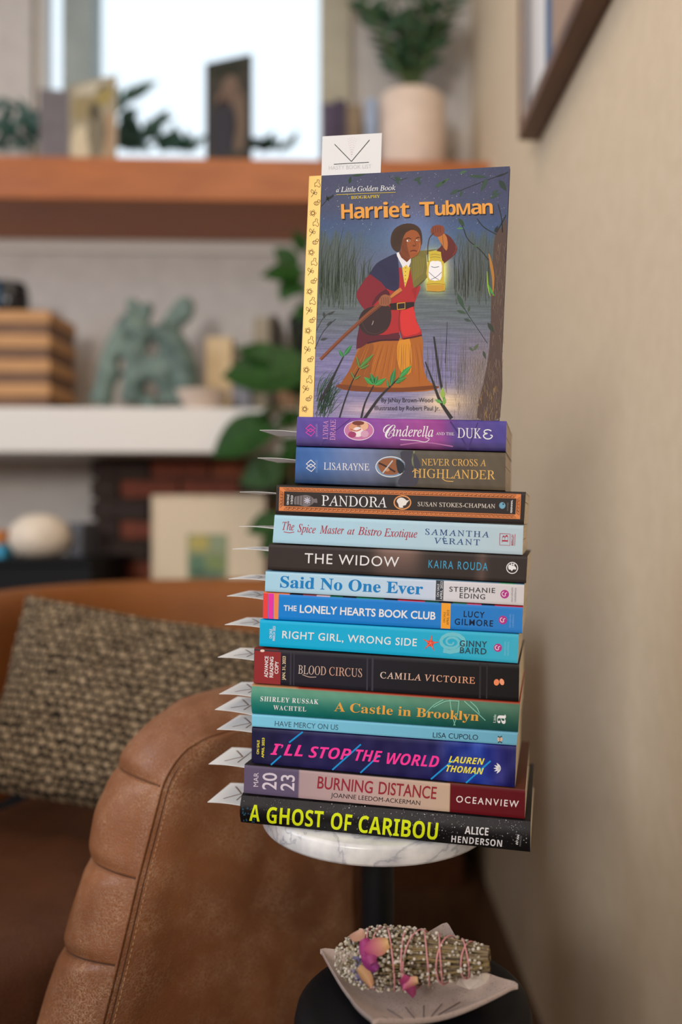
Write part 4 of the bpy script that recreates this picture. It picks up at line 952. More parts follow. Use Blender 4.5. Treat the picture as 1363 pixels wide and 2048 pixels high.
for q in range(8): a.stroke(L3([(780 + q * 4, 940 + q * 10), (830 - q * 3, 900 + q * 14)]), .6, (120, 26, 34), 10)
a.poly(L3([(330, 1180), (370, 1110), (440, 1080), (520, 1068), (590, 1078), (606, 1160), (590, 1240), (540, 1300), (460, 1326), (390, 1312), (340, 1262)]), (54, 36, 38), 11, 2)
a.stroke(L3([(350, 1200), (400, 1290), (480, 1310), (560, 1270)]), .8, (84, 62, 58), 12); a.stroke(L3([(440, 1236), (450, 1215), (452, 1200)]), 1, (190, 180, 170), 12)
a.poly(L3([(590, 1055), (650, 1046), (800, 1040), (800, 1076), (720, 1106), (600, 1108)]), (40, 24, 26), 11, 0)
a.stroke(L3([(656, 1052), (722, 1046), (722, 1098), (658, 1104), (656, 1052)]), 1.7, (214, 160, 60), 12, False)
a.poly(L3([(652, 625), (560, 665), (480, 712), (432, 780), (424, 802), (520, 872), (560, 922), (620, 946), (664, 942), (674, 850), (668, 740), (660, 660)]), (44, 42, 76), 12, 2)
for q in range(6): a.stroke(L3([(500 + q * 24, 720 + q * 6), (560 + q * 16, 800), (600 + q * 10, 900)]), .6, (34, 32, 60), 13)
a.poly(L3([(698, 742), (735, 725), (766, 746), (752, 830), (722, 915), (712, 850)]), (228, 196, 74), 12, 0)
for q in range(5): a.ell(A3(728 - q * 1, 750 + q * 32), .9, .9, (40, 30, 20), 13)
a.done('printed_jacket', hb)
a = Art(hmap)
a.poly(L3([(664, 632), (690, 595), (730, 640), (768, 668), (752, 712), (700, 702)]), (118, 60, 32), 13, 0)
a.poly(L3([(650, 625), (668, 616), (690, 662), (738, 702), (772, 668), (772, 702), (752, 748), (735, 724), (704, 748), (690, 718), (656, 652)]), (232, 230, 236), 14, 0)
a.poly(L3([(700, 500), (728, 450), (775, 426), (822, 436), (852, 480), (860, 530), (852, 590), (832, 632), (798, 660), (762, 668), (720, 648), (690, 612), (686, 560)]), (156, 84, 42), 15, 3)
a.poly(L3([(690, 560), (705, 510), (730, 500), (740, 560), (760, 640), (762, 664), (720, 646), (692, 612)]), (120, 62, 32), 16, 2)
a.poly(L3([(600, 520), (606, 470), (632, 420), (682, 386), (740, 372), (800, 379), (845, 410), (863, 455), (868, 512), (862, 560), (850, 482), (820, 437), (772, 426), (730, 450), (705, 500), (690, 560), (680, 602), (655, 613), (625, 596), (605, 560)]), (66, 44, 30), 17, 2)
for q in range(6): a.stroke(L3([(625 + q * 12, 580 - q * 8), (630 + q * 14, 470), (700 + q * 18, 405 + q * 2)]), .7, (48, 32, 24), 18)
a.stroke(L3([(725, 508), (750, 496), (778, 506)]), [1, 2, 1], (56, 28, 18), 18); a.stroke(L3([(812, 502), (835, 490), (850, 494)]), [1, 1.8, .6], (56, 28, 18), 18)
a.ell(A3(751, 520), 3.6, 1.7, (236, 230, 226), 18); a.ell(A3(756, 520), 1.5, 1.5, (30, 18, 14), 19); a.ell(A3(830, 515), 2.8, 1.4, (236, 230, 226), 18); a.ell(A3(833, 515), 1.3, 1.3, (30, 18, 14), 19)
a.stroke(L3([(800, 515), (812, 545), (812, 562), (790, 566)]), [.6, 1, 1.2, .8], (104, 52, 28), 18); a.ell(A3(796, 560), 2.6, 1.6, (120, 58, 30), 18)
a.stroke(L3([(764, 612), (790, 602), (818, 606), (824, 612)]), [1, 2.4, 2, .8], (96, 36, 28), 18); a.stroke(L3([(774, 622), (800, 618), (815, 618)]), 1.2, (170, 92, 60), 18)
a.stroke(L3([(700, 560), (712, 590), (742, 625)]), .6, (90, 46, 26), 18); a.stroke(L3([(845, 540), (846, 580), (830, 620)]), 1, (196, 120, 60), 18)
a.done('printed_face', hb)
a = Art(hmap)
a.poly(L3([(1000, 590), (1032, 560), (1015, 490), (1060, 458), (1112, 490), (1152, 550), (1166, 592), (1142, 640), (1082, 690), (1042, 712), (1030, 640), (990, 622)]), (98, 38, 36), 4, 2)
a.stroke(L3([(1150, 560), (1156, 595), (1130, 640)]), 1.4, (140, 60, 40), 5)
a.poly(L3([(1000, 478), (1042, 450), (1078, 490), (1086, 560), (1074, 604), (1042, 562), (1012, 512)]), (188, 116, 58), 5, 2)
a.poly(L3([(940, 432), (958, 396), (1000, 384), (1046, 394), (1058, 430), (1046, 464), (1002, 486), (950, 462)]), (132, 66, 44), 6, 2)
for q in range(4): a.stroke(L3([(956 + q * 22, 395), (962 + q * 20, 420), (958 + q * 22, 450)]), .9, (96, 44, 30), 7)
a.stroke(L3([(968, 452), (932, 492), (917, 560), (916, 640), (918, 700)]), 1.7, (62, 52, 50), 8); a.stroke(L3([(1040, 470), (1046, 540), (1046, 620)]), .8, (100, 80, 50), 8)
a.poly(L3([(922, 612), (975, 602), (1028, 614), (1032, 680), (1052, 700), (1052, 860), (1062, 888), (1060, 942), (1000, 954), (905, 946), (903, 884), (920, 862), (904, 800), (914, 706), (932, 682)]), (206, 182, 64), 7, 0)
a.poly(L3([(936, 700), (975, 692), (1030, 700), (1036, 780), (1022, 852), (936, 852), (922, 790)]), (242, 242, 248), 8, 2)
a.stroke(L3([(945, 738), (975, 746), (1012, 738)]), 1.1, (70, 80, 100), 9); a.stroke(L3([(925, 786), (975, 830), (1010, 850)]), .9, (60, 60, 70), 9); a.stroke(L3([(1034, 786), (990, 826), (940, 850)]), .9, (60, 60, 70), 9)
a.stroke(L3([(940, 640), (975, 632), (1020, 642)]), .9, (150, 120, 40), 9); a.stroke(L3([(935, 662), (975, 655), (1024, 664)]), .9, (150, 120, 40), 9)
a.stroke(L3([(905, 890), (980, 884), (1060, 890)]), 1, (150, 116, 40), 9); a.poly(L3([(908, 896), (1056, 896), (1056, 940), (980, 950), (910, 942)]), (198, 150, 54), 8, 0); a.stroke(L3([(906, 946), (1000, 953), (1060, 944)]), 1, (120, 86, 30), 9)
a.stroke(L3([(890, 850), (850, 885), (815, 920)]), 1.6, (80, 74, 40), 8)
a.stroke(L3([(2, 1530), (180, 1352), (330, 1215), (420, 1135), (540, 1040), (640, 968), (690, 935)]), [6, 6.5, 7, 8, 8, 9, 7], (134, 74, 46), 13); a.stroke(L3([(10, 1535), (180, 1362), (330, 1225), (420, 1147), (540, 1052)]), 1.4, (96, 48, 34), 14)
a.stroke(L3([(600, 1000), (650, 958), (692, 930)]), [4, 7, 7], (196, 124, 60), 14)
a.poly(L3([(498, 1032), (520, 990), (560, 976), (600, 1000), (602, 1050), (562, 1076), (510, 1066)]), (150, 92, 64), 15, 2)
for q in range(4): a.stroke(L3([(515 + q * 20, 1000), (525 + q * 18, 1030), (520 + q * 20, 1060)]), .8, (100, 54, 38), 16)
a.done('printed_lantern', hb)
a = Art(hmap); ds = (44, 42, 44); g1 = (46, 124, 70); g2 = (56, 150, 74)
for pts, w in (([(0, 1880), (80, 1740), (150, 1600), (200, 1500)], [6, 5, 3, 2]), ([(162, 2035), (210, 1880), (272, 1720), (335, 1600)], [3, 2.6, 2, 1.5]), ([(348, 2038), (382, 1900), (455, 1750)], [4, 3, 2]), ([(372, 2040), (500, 1860), (600, 1755), (680, 1680)], [6, 4.6, 3, 2]),
    ([(1118, 2032), (1020, 1880), (960, 1720), (895, 1550)], [8, 6, 4, 2]), ([(1060, 1900), (1012, 1650), (968, 1335)], [3, 5, 3]), ([(1080, 1210), (1074, 1400), (1062, 1560)], [.6, 1, .8])): a.stroke(L3(pts), w, ds, 17)
for p, q, w, c in (((200, 1500), (272, 1402), 7, g1), ((195, 1510), (160, 1445), 6, g1), ((335, 1600), (455, 1485), 8, (84, 126, 56)), ((335, 1600), (310, 1505), 5.5, (90, 104, 46)), ((345, 1610), (415, 1575), 6, (84, 112, 50)), ((290, 1690), (262, 1635), 5, (96, 96, 44)), ((290, 1700), (345, 1668), 5, (92, 100, 44)),
    ((455, 1745), (375, 1680), 9, g2), ((460, 1745), (430, 1645), 9, g1), ((462, 1745), (488, 1665), 7, g1), ((465, 1750), (560, 1690), 9, g2), ((600, 1755), (638, 1605), 9, g1), ((580, 1770), (570, 1700), 4, g1), ((675, 1685), (778, 1580), 9, g2), ((650, 1715), (735, 1680), 8, (66, 130, 60)), ((640, 1725), (690, 1715), 6, g1),
    ((1045, 1870), (1040, 1765), 8, (150, 180, 80)), ((1040, 1900), (975, 1870), 6, (96, 160, 80)), ((1050, 1920), (1062, 1850), 6, (120, 170, 80))): a.leaf(A3(*p), A3(*q), w * 1.15, c, 18); a.stroke([A3(*p), A3(*q)], .5, (120, 196, 120), 19, False)
a.done('printed_plants', hb)
a = Art(hmap); OR = (230, 160, 72); SH = (34, 32, 48)
for dx, dy, c, ly in ((1.6, 1.8, SH, 20), (0, 0, OR, 21)):
    x = 292
    for ch, w in (('H', 66), ('a', 60), ('r', 46), ('r', 46), ('i', 26), ('e', 58), ('t', 52)):
        j = rs.uniform(-3, 3) if ly == 20 else 0
        yb = 563 - (x - 292) * .031
        a.text(ch, (A1(x, yb)[0] + dx, A1(x, yb)[1] + dy), (A1(x + w, yb - w * .031)[0] + dx, A1(x + w, yb - w * .031)[1] + dy), 29.5 if ch in 'Hit' else 29.5, c, 'bold', layer=ly); x += w + 5.3
    x = 735
    for ch, w in (('T', 84), ('u', 58), ('b', 56), ('M', 78), ('a', 60), ('n', 60)):
        yb = 546 - (x - 735) * .031
        a.text(ch, (A1(x, yb)[0] + dx, A1(x, yb)[1] + dy), (A1(x + w, yb - w * .031)[0] + dx, A1(x + w, yb - w * .031)[1] + dy), 22 if ch == 'M' else 27.5, c, 'bold', layer=ly); x += w + 4
a.done('title_lettering', hb, label='orange cover title')
a = Art(hmap); a.text('a', A1(262, 412), A1(278, 411), 8.6, W_, 'ital', layer=20); a.text('Little', A1(288, 411), A1(374, 408), 10, W_, 'ital', layer=20); a.text('Golden', A1(384, 407), A1(500, 403), 10, W_, 'ital', layer=20); a.text('Book', A1(510, 403), A1(600, 399), 10, W_, 'ital', layer=20)
a.stroke([A1(262, 426), A1(600, 412)], 1, (214, 190, 70), 20, False); a.text('BIOGRAPHY', A1(347, 451), A1(511, 443), 6, (214, 190, 70), 'serifb', layer=20); a.done('series_lettering', hb)
a = Art(hmap); a.text('By JaNay Brown-Wood', A1(518, 1603), A1(810, 1603.5), 8.6, (40, 36, 50), 'sans', layer=20); a.text('Illustrated by Robert Paul Jr.', A1(480, 1648), A1(848, 1650), 8.6, (40, 36, 50), 'sans', layer=20); a.done('author_lettering', hb)
# line doodles on the golden strip
a = Art(hmap); gk = (84, 62, 24)
for q in range(24):
    v = (q + .5) / 24; xm = 612 + v * 19.5 + (3.2 if q % 2 else -3.2); ym = 828 - v * 470; kind = q % 4
    if kind == 0:
        a.ring((xm, ym), 3.6, 3.6, 1.0, gk, n=14)
        for t in range(5): a.ring((xm + 4.6 * math.cos(t * 1.256), ym + 4.6 * math.sin(t * 1.256)), 2, 2, .8, gk, n=9)
    elif kind == 1:
        a.ring((xm, ym), 5, 3.6, 1.0, gk, n=14); a.ring((xm + 4.6, ym - 4.6), 2.8, 2.6, 1.0, gk, n=12); a.stroke([(xm - 2, ym - 3.4), (xm - 2, ym + 3.4)], 1.0, gk); a.stroke([(xm + 1, ym - 3.6), (xm + 1, ym + 3.6)], 1.0, gk)
    elif kind == 2:
        a.stroke([(xm - 5, ym + 7), (xm, ym), (xm + 4, ym - 8)], 1.0, gk); a.stroke([(xm, ym), (xm - 5, ym - 3), (xm - 4, ym - 8), (xm, ym - 4), (xm, ym)], 1.0, gk); a.stroke([(xm, ym), (xm + 5, ym + 2), (xm + 6, ym - 3), (xm, ym)], 1.0, gk)
    else:
        a.stroke([(xm - 5, ym + 6), (xm - 5, ym - 1), (xm - 1, ym - 3), (xm, ym - 8), (xm + 4, ym - 7), (xm + 3, ym - 2), (xm + 6, ym + 2), (xm + 4, ym + 7), (xm - 1, ym + 4), (xm - 5, ym + 6)], 1.0, gk)
a.done('spine_doodles', hb)
# its bookmark
hk = empty('bookmark', hw(*hst(703, 350, .0026), .0026), 'white bookmark card standing up behind the picture book cover', 'bookmark')
q = [hst(x, y, .0026) for x, y in ((644.7, 273), (763.3, 266.3), (760.8, 344.6), (642.5, 350.8))]
dn = (q[2] - q[1]) ; dn2 = (q[3] - q[0]); q[2] = q[1] + dn * .076 / np.linalg.norm(dn); q[3] = q[0] + dn2 * .076 / np.linalg.norm(dn2)
m = MB(); vs = [hw(p[0], p[1], d) for d in (.0024, .0028) for p in q]; m.add(vs, [(0, 1, 2, 3), (7, 6, 5, 4), (0, 4, 5, 1), (1, 5, 6, 2), (2, 6, 7, 3), (3, 7, 4, 0)]); make('card', m, M_card, hk)
def kmap(x, y, layer=1): p = hst(x, y, .0024); return hw(p[0], p[1], .00235 - .00003 * layer)
A8 = lambda x, y: (620 + x / 3.245, 250 + y / 3.245)
a = Art(kmap); kk = (44, 44, 48)
a.stroke([A8(158, 125), A8(267, 237)], 1.5, kk, 1, False); a.stroke([A8(267, 237), A8(385, 97)], 1.5, kk, 1, False); a.stroke([A8(153, 255), A8(380, 242)], 1.4, kk, 1, False)
a.text('HASTY BOOK LIST', A8(122, 291), A8(397, 280), 7.6, (196, 198, 204), 'sans')
for x_, y_ in ((245, 92), (258, 86), (272, 82), (287, 86), (300, 92)):
    for t in np.linspace(0, 1, 9): a.ell(A8(268 + (x_ - 268) * t, 205 + (y_ - 205) * t), .55, .55, (206, 150, 176), 1, n=6)
a.done('mark', hk)

# ------------------------------------------------------------------ small marble table
g0 = books['ghost']; tl = math.atan2(g0.BR[1] - g0.BL[1], g0.BR[0] - g0.BL[0])
TX, TY = -.0466, .745
sx = (V(TX, TY, 0) - V(SP[0], SP[1], 0)) @ SS
tz = SP[2] + g0.line(g0.BL, g0.BR, sx) - .0003
AX = SS * math.cos(tl) + UP * math.sin(tl); AZ = np.cross(AX, NN); AZ = AZ if AZ[2] > 0 else -AZ
tb = empty('side_table', (TX, TY, 0), 'small round side table with a white marble top and black stem', 'table')
m = MB(); pr = [(0, -.018), (.092, -.018), (.0985, -.0165), (.100, -.014), (.100, -.003), (.099, -.001), (.097, 0), (0, 0)]
m.lathe((TX, TY, tz), pr, 72, tilt=(AX, NN, AZ)); make('marble_top', m, M_marble, tb, smooth=True, sharp=50)
m = MB(); m.tube([(TX, TY, .012), (TX, TY, tz - .030)], .0145, 24); make('stem', m, M_black, tb, smooth=True, sharp=50)
m = MB(); m.lathe((TX, TY, tz - .0185), [(0, -.014), (.035, -.014), (.05, -.003), (.05, 0), (0, 0)], 32, tilt=(AX, NN, AZ)); make('mounting_plate', m, M_black, tb, smooth=True, sharp=50)
m = MB(); m.lathe((TX - .024, TY + .155, 0), [(0, .0002), (.16, .0002), (.16, .009), (.155, .012), (0, .012)], 48); make('base', m, M_black, tb, smooth=True, sharp=50)

# black drum stool + dish
SX, SY, SR = -.0125, .626, .0880; sz = CAMH - .352
m = MB(); m.lathe((SX, SY, 0), [(0, .0), (.075, .0), (.078, .004), (.080, .05), (SR - .001, sz - .03), (SR, sz - .014), (SR - .002, sz - .006), (SR - .008, sz - .001), (SR - .014, sz), (0, sz)], 72)
tag(make('drum_stool', m, M_blackwood, smooth=True, sharp=60), 'low round black drum stool in front of the table stem', 'stool')
def hz(x, y, H): d = ray(x, y); return CAM + d * (-H / d[2])
cr = [hz(640, 1898, .3285), hz(893, 1845, .3285), hz(1035, 1968, .3285), hz(745, 2040, .3285)]
M_dish = mat('speckled_stoneware', (196, 176, 170), .35, build=None)
def dish_n(nt, b):
    co = coords(nt); n = N(nt, 'ShaderNodeTexVoronoi', Scale=420); nt.links.new(co, n.inputs['Vector'])
    r = ramp(nt, n.outputs[0], [(0.0, (60, 44, 40)), (.10, (90, 70, 64)), (.16, (196, 178, 172)), (1, (204, 186, 180))])
    nt.links.new(r.outputs[0], b.inputs['Base Color'])
M_dish = mat('speckled_glaze', (200, 180, 174), .3, coat=.3, build=dish_n)
def dishp(u, v, off=0):
    p = (cr[0] * (1 - u) + cr[1] * u) * (1 - v) + (cr[3] * (1 - u) + cr[2] * u) * v
    a_, b_ = 2 * u - 1, 2 * v - 1
    e_ = max(abs(a_), abs(b_)); c_ = abs(a_ * b_)
    z_ = -.0205 + .010 * max(0, e_ - .45) ** 1.6 * 2.6 / 1.0 + .0120 * c_ ** 1.6
    z_ = min(z_, 0); cc = sum(cr) / 4; p = cc + (p - cc) * (1 - .07 * (1 - c_) * e_ ** 6)
    return p + V(0, 0, z_ + off)
G_n = 28; P = [[dishp(i / G_n, j / G_n) for j in range(G_n + 1)] for i in range(G_n + 1)]; Q = [[dishp(i / G_n, j / G_n, -.0035) for j in range(G_n + 1)] for i in range(G_n + 1)]
m = MB(); m.grid(P); m.grid(Q, flip=True)
off = (G_n + 1) ** 2
def bidx():
    n = G_n + 1; r = [i * n for i in range(n)] + [(n - 1) * n + j for j in range(1, n)] + [i * n + n - 1 for i in range(n - 2, -1, -1)] + [j for j in range(n - 2, 0, -1)]; return r
r = bidx()
for i in range(len(r)): a_, b_ = r[i], r[(i + 1) % len(r)]; m.f.append((a_, b_, b_ + off, a_ + off)); m.mi.append(0)
dish = empty('dish', (SX, SY, sz), 'small square speckled grey dish with raised corners on the black stool', 'dish')
tag(make('bowl', m, M_dish, dish, smooth=True, sharp=60))
m = MB(); rs = random.Random(9)
for q in range(7):
    s0 = dishp(.25 + .05 * q, .86, .0009); pts = [s0 + V(.002 * t * (q - 3), .004 * t, .0) for t in range(5)]; pts = [V(p[0], p[1], dishp(.3, .8)[2] + .0008) for p in pts]
    m.tube(pts, .0004, 4)
make('painted_sprig', m, mat('dark_glaze', (52, 44, 48), .5), dish)

# dried flower bundle
B0 = at(698, 1918, .624) + V(0, 0, .001); B1 = at(978, 1930, .606) + V(0, 0, .004)
fb = empty('dried_flower_bundle', (B0 + B1) / 2 - V(0, 0, .015), 'dried flower and herb bundle bound with pink thread lying in the dish', 'flowers')
bd = nrm(B1 - B0); bu = nrm(np.cross(np.cross(bd, UP), bd)); bw = np.cross(bd, bu); BL_ = np.linalg.norm(B1 - B0)
def brad(t): return np.interp(t, [-.08, 0, .12, .3, .5, .75, .9, 1.0], [.008, .014, .0180, .0195, .018, .0135, .0100, .0085])
def bp(t, r, an): return B0 + bd * BL_ * t + (bu * math.sin(an) + bw * math.cos(an)) * r * brad(t)
M_straw = mat('dry_stems', (150, 130, 74), .7, attr=True)
m = MB(); rs = random.Random(21)
for q in range(230):
    an = rs.uniform(0, 2 * math.pi); r0 = math.sqrt(rs.random()) * .95; t0 = rs.uniform(-.02, .5); t1 = rs.choice([rs.uniform(.9, 1.0), 1.0, rs.uniform(.6, .95)])
    a1 = an + rs.uniform(-.5, .5)
    pts = [bp(t0 + (t1 - t0) * k, r0 * (1 + rs.uniform(-.06, .06)), an + (a1 - an) * k) for k in (0, .33, .66, 1)]
    c = rs.choice([(132, 112, 72), (104, 86, 62), (160, 136, 84), (92, 74, 60), (124, 108, 84)])
    m.tube(pts, rs.uniform(.0005, .0009), 4, c)
o = make('stems', m, M_straw, fb); o['kind'] = 'stuff'
m = MB()
for q in range(1150):
    t = rs.choice([rs.gauss(.08, .08), rs.uniform(-.06, .95), rs.gauss(.3, .12)]); t = min(.95, max(-.08, t)); an = rs.uniform(-1.1, 2.5)
    p = bp(t, rs.uniform(.88, 1.14), an); m.ball(p, rs.uniform(.0007, .0016), rs.choice([(206, 198, 184), (182, 172, 150), (196, 188, 182), (150, 140, 124), (120, 108, 84)]), 1, (1, 1, rs.uniform(.6, 1)))
o = make('small_white_blossoms', m, mat('dry_blossoms', (230, 224, 206), .8, attr=True), fb); o['kind'] = 'stuff'
m = MB()
for q in range(120):
    t = rs.gauss(.16, .04); an = rs.uniform(-.5, .5); m.ball(bp(t, rs.uniform(1.0, 1.15), an), rs.uniform(.0008, .0017), rs.choice([(98, 92, 128), (76, 72, 108), (120, 112, 140)]), 1)
o = make('lavender_buds', m, mat('dry_lavender', (98, 92, 128), .8, attr=True), fb); o['kind'] = 'stuff'
def petal(c, L, W, rot, colr, colt, nrmv):
    nv = nrm(nrmv); ax = nrm(np.cross(nv, V(0, 0, 1))) ; ay = np.cross(nv, ax); ca, sa = math.cos(rot), math.sin(rot); ux = ax * ca + ay * sa; uy = -ax * sa + ay * ca
    P = []; C = []
    for i in range(9):
        u = i / 8; w = W * math.sin(math.pi * min(1, .12 + u * .8)) ** .7; rp = []; rc = []
        for j in range(7):
            v = j / 6 * 2 - 1; rp.append(np.array(c) + ux * (u - .5) * L + uy * v * w / 2 + nv * (.003 * (1 - v * v) + .004 * u * u)); k_ = u; rc.append(np.array(colr) * (1 - k_) + np.array(colt) * k_)
        P.append(rp); C.append(rc)
    mm = MB(); mm.grid(P, np.array(C)); return mm
M_petal = mat('rose_petal', (150, 40, 110), .6, attr=True)
def front(px, py, Y=.622): return at(px, py, Y)
for (px, py, L, W, ro, c1, c2) in ((752, 1912, .020, .013, 2.2, (146, 40, 104), (140, 50, 104)), (768, 1903, .019, .014, .5, (196, 160, 100), (156, 44, 112)), (757, 1932, .014, .010, -.6, (120, 34, 110), (150, 50, 120)), (746, 1955, .016, .010, 2.4, (178, 140, 96), (172, 124, 90)),
                                   (826, 1974, .016, .012, 2.2, (150, 44, 96), (120, 36, 80)), (834, 1970, .012, .009, .4, (186, 150, 100), (160, 60, 110)), (722, 1876, .014, .012, 1.3, (200, 160, 142), (186, 140, 124))):
    t = (px - 698) / 280.; an = math.pi / 2 + .75 + (py - 1925) / 60.
    c = bp(t, 1.12, 1.5708 - .35 - (py - 1876) / 62.)
    make('petal', petal(c, L * .95, W * .95, ro, c1, c2, nrm(c - (B0 + bd * BL_ * t))), M_petal, fb, smooth=True, fixn=False)
M_pink = mat('pink_thread', (206, 140, 144), .6)
for t0, sl in ((.15, .02), (.22, -.02), (.30, .05), (.42, .0), (.50, -.05), (.56, .03), (.66, .02), (.71, -.04), (.83, .03), (.86, -.03)):
    m = MB(); m.tube([bp(t0 + sl * math.cos(an) * 1.4, 1.10, an) for an in np.linspace(0, 2 * math.pi, 26)], .0006, 5); make('thread_loop', m, M_pink, fb, smooth=True)
qz = hz(948, 1960, .341)
m = MB(); m.ball(qz, .0125, None, 1, (1.25, .6, .62)); tag(make('quartz_stone', m, mat('milky_quartz', (206, 194, 184), .3, build=noisy((190, 176, 166), (222, 212, 202), 60))), 'small pale quartz stone lying beside the flower stems in the dish', 'stone')

# ------------------------------------------------------------------ leather armchair
PA0 = V((300 - CX) / FPX * .725, .725, 0); PD = nrm((1, 1, 0)); PN = nrm((-1, 1, 0))     # outer panel: start, direction, inward normal
TKN = .114
def pan(x, y, o=0.0):
    p = unp(x, y, PA0 + V(0, 0, CAMH) + PN * o, PN); return V((p - PA0) @ PD, p[2])
def pw(a_, z_, o=0.0): return V(PA0[0], PA0[1], 0) + PD * a_ + PN * o + V(0, 0, z_)
Wk = {0: (140, 2290), 1: (203, 2048), 2: (232, 1933), 3: (273, 1759), 4: (322, 1572), 4.15: (329, 1555), 4.4: (347, 1524), 4.65: (370, 1498), 5: (410, 1474), 5.5: (472, 1456), 6.5: (600, 1434), 7.5: (700, 1424)}
Ok = {0: (20, 2290), 1: (85, 2048), 2: (138, 1885), 3: (193, 1705), 3.5: (206, 1606), 4: (246, 1527), 4.15: (258, 1510), 4.4: (280, 1484), 4.65: (306, 1458), 5: (353, 1424), 5.5: (444, 1395), 6.5: (600, 1368), 7.5: (690, 1356)}
NSN = 640; us = np.linspace(0, 7.5, NSN)
def curve(K, o):
    ks = sorted(K); pts = np.array([pan(*K[k_], o) for k_ in ks]); c = np.stack([np.interp(us, ks, pts[:, i]) for i in (0, 1)], 1)
    ker = np.ones(15) / 15; pad = np.concatenate([c[:1] + (c[:1] - c[1:8][::-1]) , c, c[-1:] + (c[-1:] - c[-8:-1][::-1])]); c = np.stack([np.convolve(pad[:, i], ker, 'valid') for i in (0, 1)], 1); return c
WC, OC = curve(Wk, 0), curve(Ok, TKN)
chair = empty('armchair', V(-.2, 1.15, 0), 'worn tan leather armchair with panelled arm edge beside the small table', 'armchair')
seams = (2, 3, 4, 6.2)
P = []; NQ = 26
for i in range(NSN):
    a0, a1 = WC[i], OC[i]; tg = WC[min(i + 3, NSN - 1)] - WC[max(i - 3, 0)]; tg = tg / np.linalg.norm(tg); nv = V(-tg[1], tg[0])
    ds = min(abs(us[i] - s_) for s_ in seams); Ls = .055
    pin = 1 - .22 * math.exp(-(ds / .09) ** 2) ; gr = .0030 * math.exp(-(ds / .012) ** 2)
    row = []
    for j in range(NQ):
        q = j / (NQ - 1); p = a0 * (1 - q) + a1 * q
        bl = .024 * math.sin(math.pi * q) ** .75 * pin - gr * (q > .0) + .0007 * math.sin(us[i] * 7 + q * 5) * math.sin(math.pi * q)
        p = p + nv * bl; row.append(pw(p[0], p[1], TKN * q))
    P.append(row)
EDGE = P; m = MB(); m.grid(P); make('arm_edge', m, M_leather, chair, smooth=True)
AMX = pan(716, 1750)[0]
def panel(CC, o, name, bulge_):
    zs = np.concatenate([np.linspace(CC[0][1], CC[:, 1].max() - 1e-4, 90)]); P = []
    zc = np.maximum.accumulate(CC[:, 1])
    for z_ in zs:
        a_ = np.interp(z_, zc + np.arange(len(zc)) * 1e-9, CC[:, 0]); row = []
        for j in range(60):
            t = j / 59; aa = a_ + (max(AMX, a_ + .001) - a_) * t
            d_edge = min(aa - a_, .03) / .03; bb = bulge_ * (1 - (1 - d_edge) ** 2) + .0010 * math.sin(aa * 70 + z_ * 31) * math.sin(z_ * 53) * d_edge
            if j > 50: bb -= ((j - 50) / 9) ** 2 * .012 * (1 if bulge_ > 0 else -1)
            row.append(pw(aa, z_, o - bb))
        P.append(row)
    mm = MB(); mm.grid(P); return make(name, mm, M_leather, chair, smooth=True)
panel(WC, 0.0, 'outer_panel', .006); panel(OC, TKN, 'inner_panel', -.006)
m = MB(); z0_, z1_ = WC[0][1], WC[-1][1]
m.add([pw(AMX, z0_, .0), pw(AMX, z0_, TKN), pw(AMX, z1_, TKN), pw(AMX, z1_, 0)], [(0, 1, 2, 3)]); make('rear_panel', m, M_leather_d, chair)
m = MB(); m.tube([pw(p[0], p[1], -.0008) for p in WC[::3]], .0014, 8); make('welt', m, M_leather, chair, smooth=True)
def offc(i, dist):
    tg = WC[min(i + 3, NSN - 1)] - WC[max(i - 3, 0)]; tg = tg / np.linalg.norm(tg); return WC[i] + V(tg[1], -tg[0]) * dist
m = MB(); acc = 0
for i in range(4, NSN - 4):
    acc += np.linalg.norm(WC[i] - WC[i - 1])
    if acc > .0042:
        acc = 0; p, q = offc(i, .0088), offc(i - 1, .0088); d = (p - q) / np.linalg.norm(p - q); a_ = p - d * .0013; b_ = p + d * .0013
        m.tube([pw(a_[0], a_[1], -.0034), pw(b_[0], b_[1], -.0034)], .00038, 5)
o = make('stitching', m, M_thread, chair); o['kind'] = 'stuff'
m = MB(); m.tube([pw(offc(i, .006)[0], offc(i, .006)[1], -.0022) for i in range(4, NSN - 4, 4)], .0006, 5); make('seam_line', m, M_seam, chair)
for s_ in seams[:3]:
    i = int(np.argmin(abs(us - s_))); m = MB(); m.tube([EDGE[i][j] for j in range(0, NQ, 1)], .0009, 6); make('seam_crease', m, M_seam, chair, smooth=True)  # dark tubes put the shade of the seam creases into colour
# seat, back, legs
def slab(path, z0, z1, th, out, rad, K_=8):
    pass
SEATZ = CAMH - .392
inner = [pw(-.40, 0, TKN + .012), pw(-.2, 0, TKN + .012), pw(0, 0, TKN + .012), pw(.2, 0, TKN + .012), pw(AMX + .06, 0, TKN + .02)]
poly = [(-1.02, .42), (-.66, .42)] + [(p[0], p[1]) for p in inner[1:]] + [(-.06, 1.30), (-.12, 1.46), (-.30, 1.53), (-.48, 1.50), (-.585, 1.38), (-.62, 1.15), (-.95, .9)]
poly = closed_smooth(poly, 5); pc = np.mean(poly, 0); P = []
for rr_, zz in ((0.0, .012), (.35, .010), (.6, .007), (.8, .002), (.9, -.006), (.96, -.018), (.985, -.035), (.985, -.11), (.97, -.12), (0.0, -.12)):
    P.append([V(pc[0] + (p[0] - pc[0]) * rr_, pc[1] + (p[1] - pc[1]) * rr_, SEATZ + zz + .004 * math.sin(p[0] * 23 + rr_ * 6) * (rr_ < .9) * rr_) for p in poly])
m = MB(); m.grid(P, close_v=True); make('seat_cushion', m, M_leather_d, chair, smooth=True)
BH = CAMH - .112
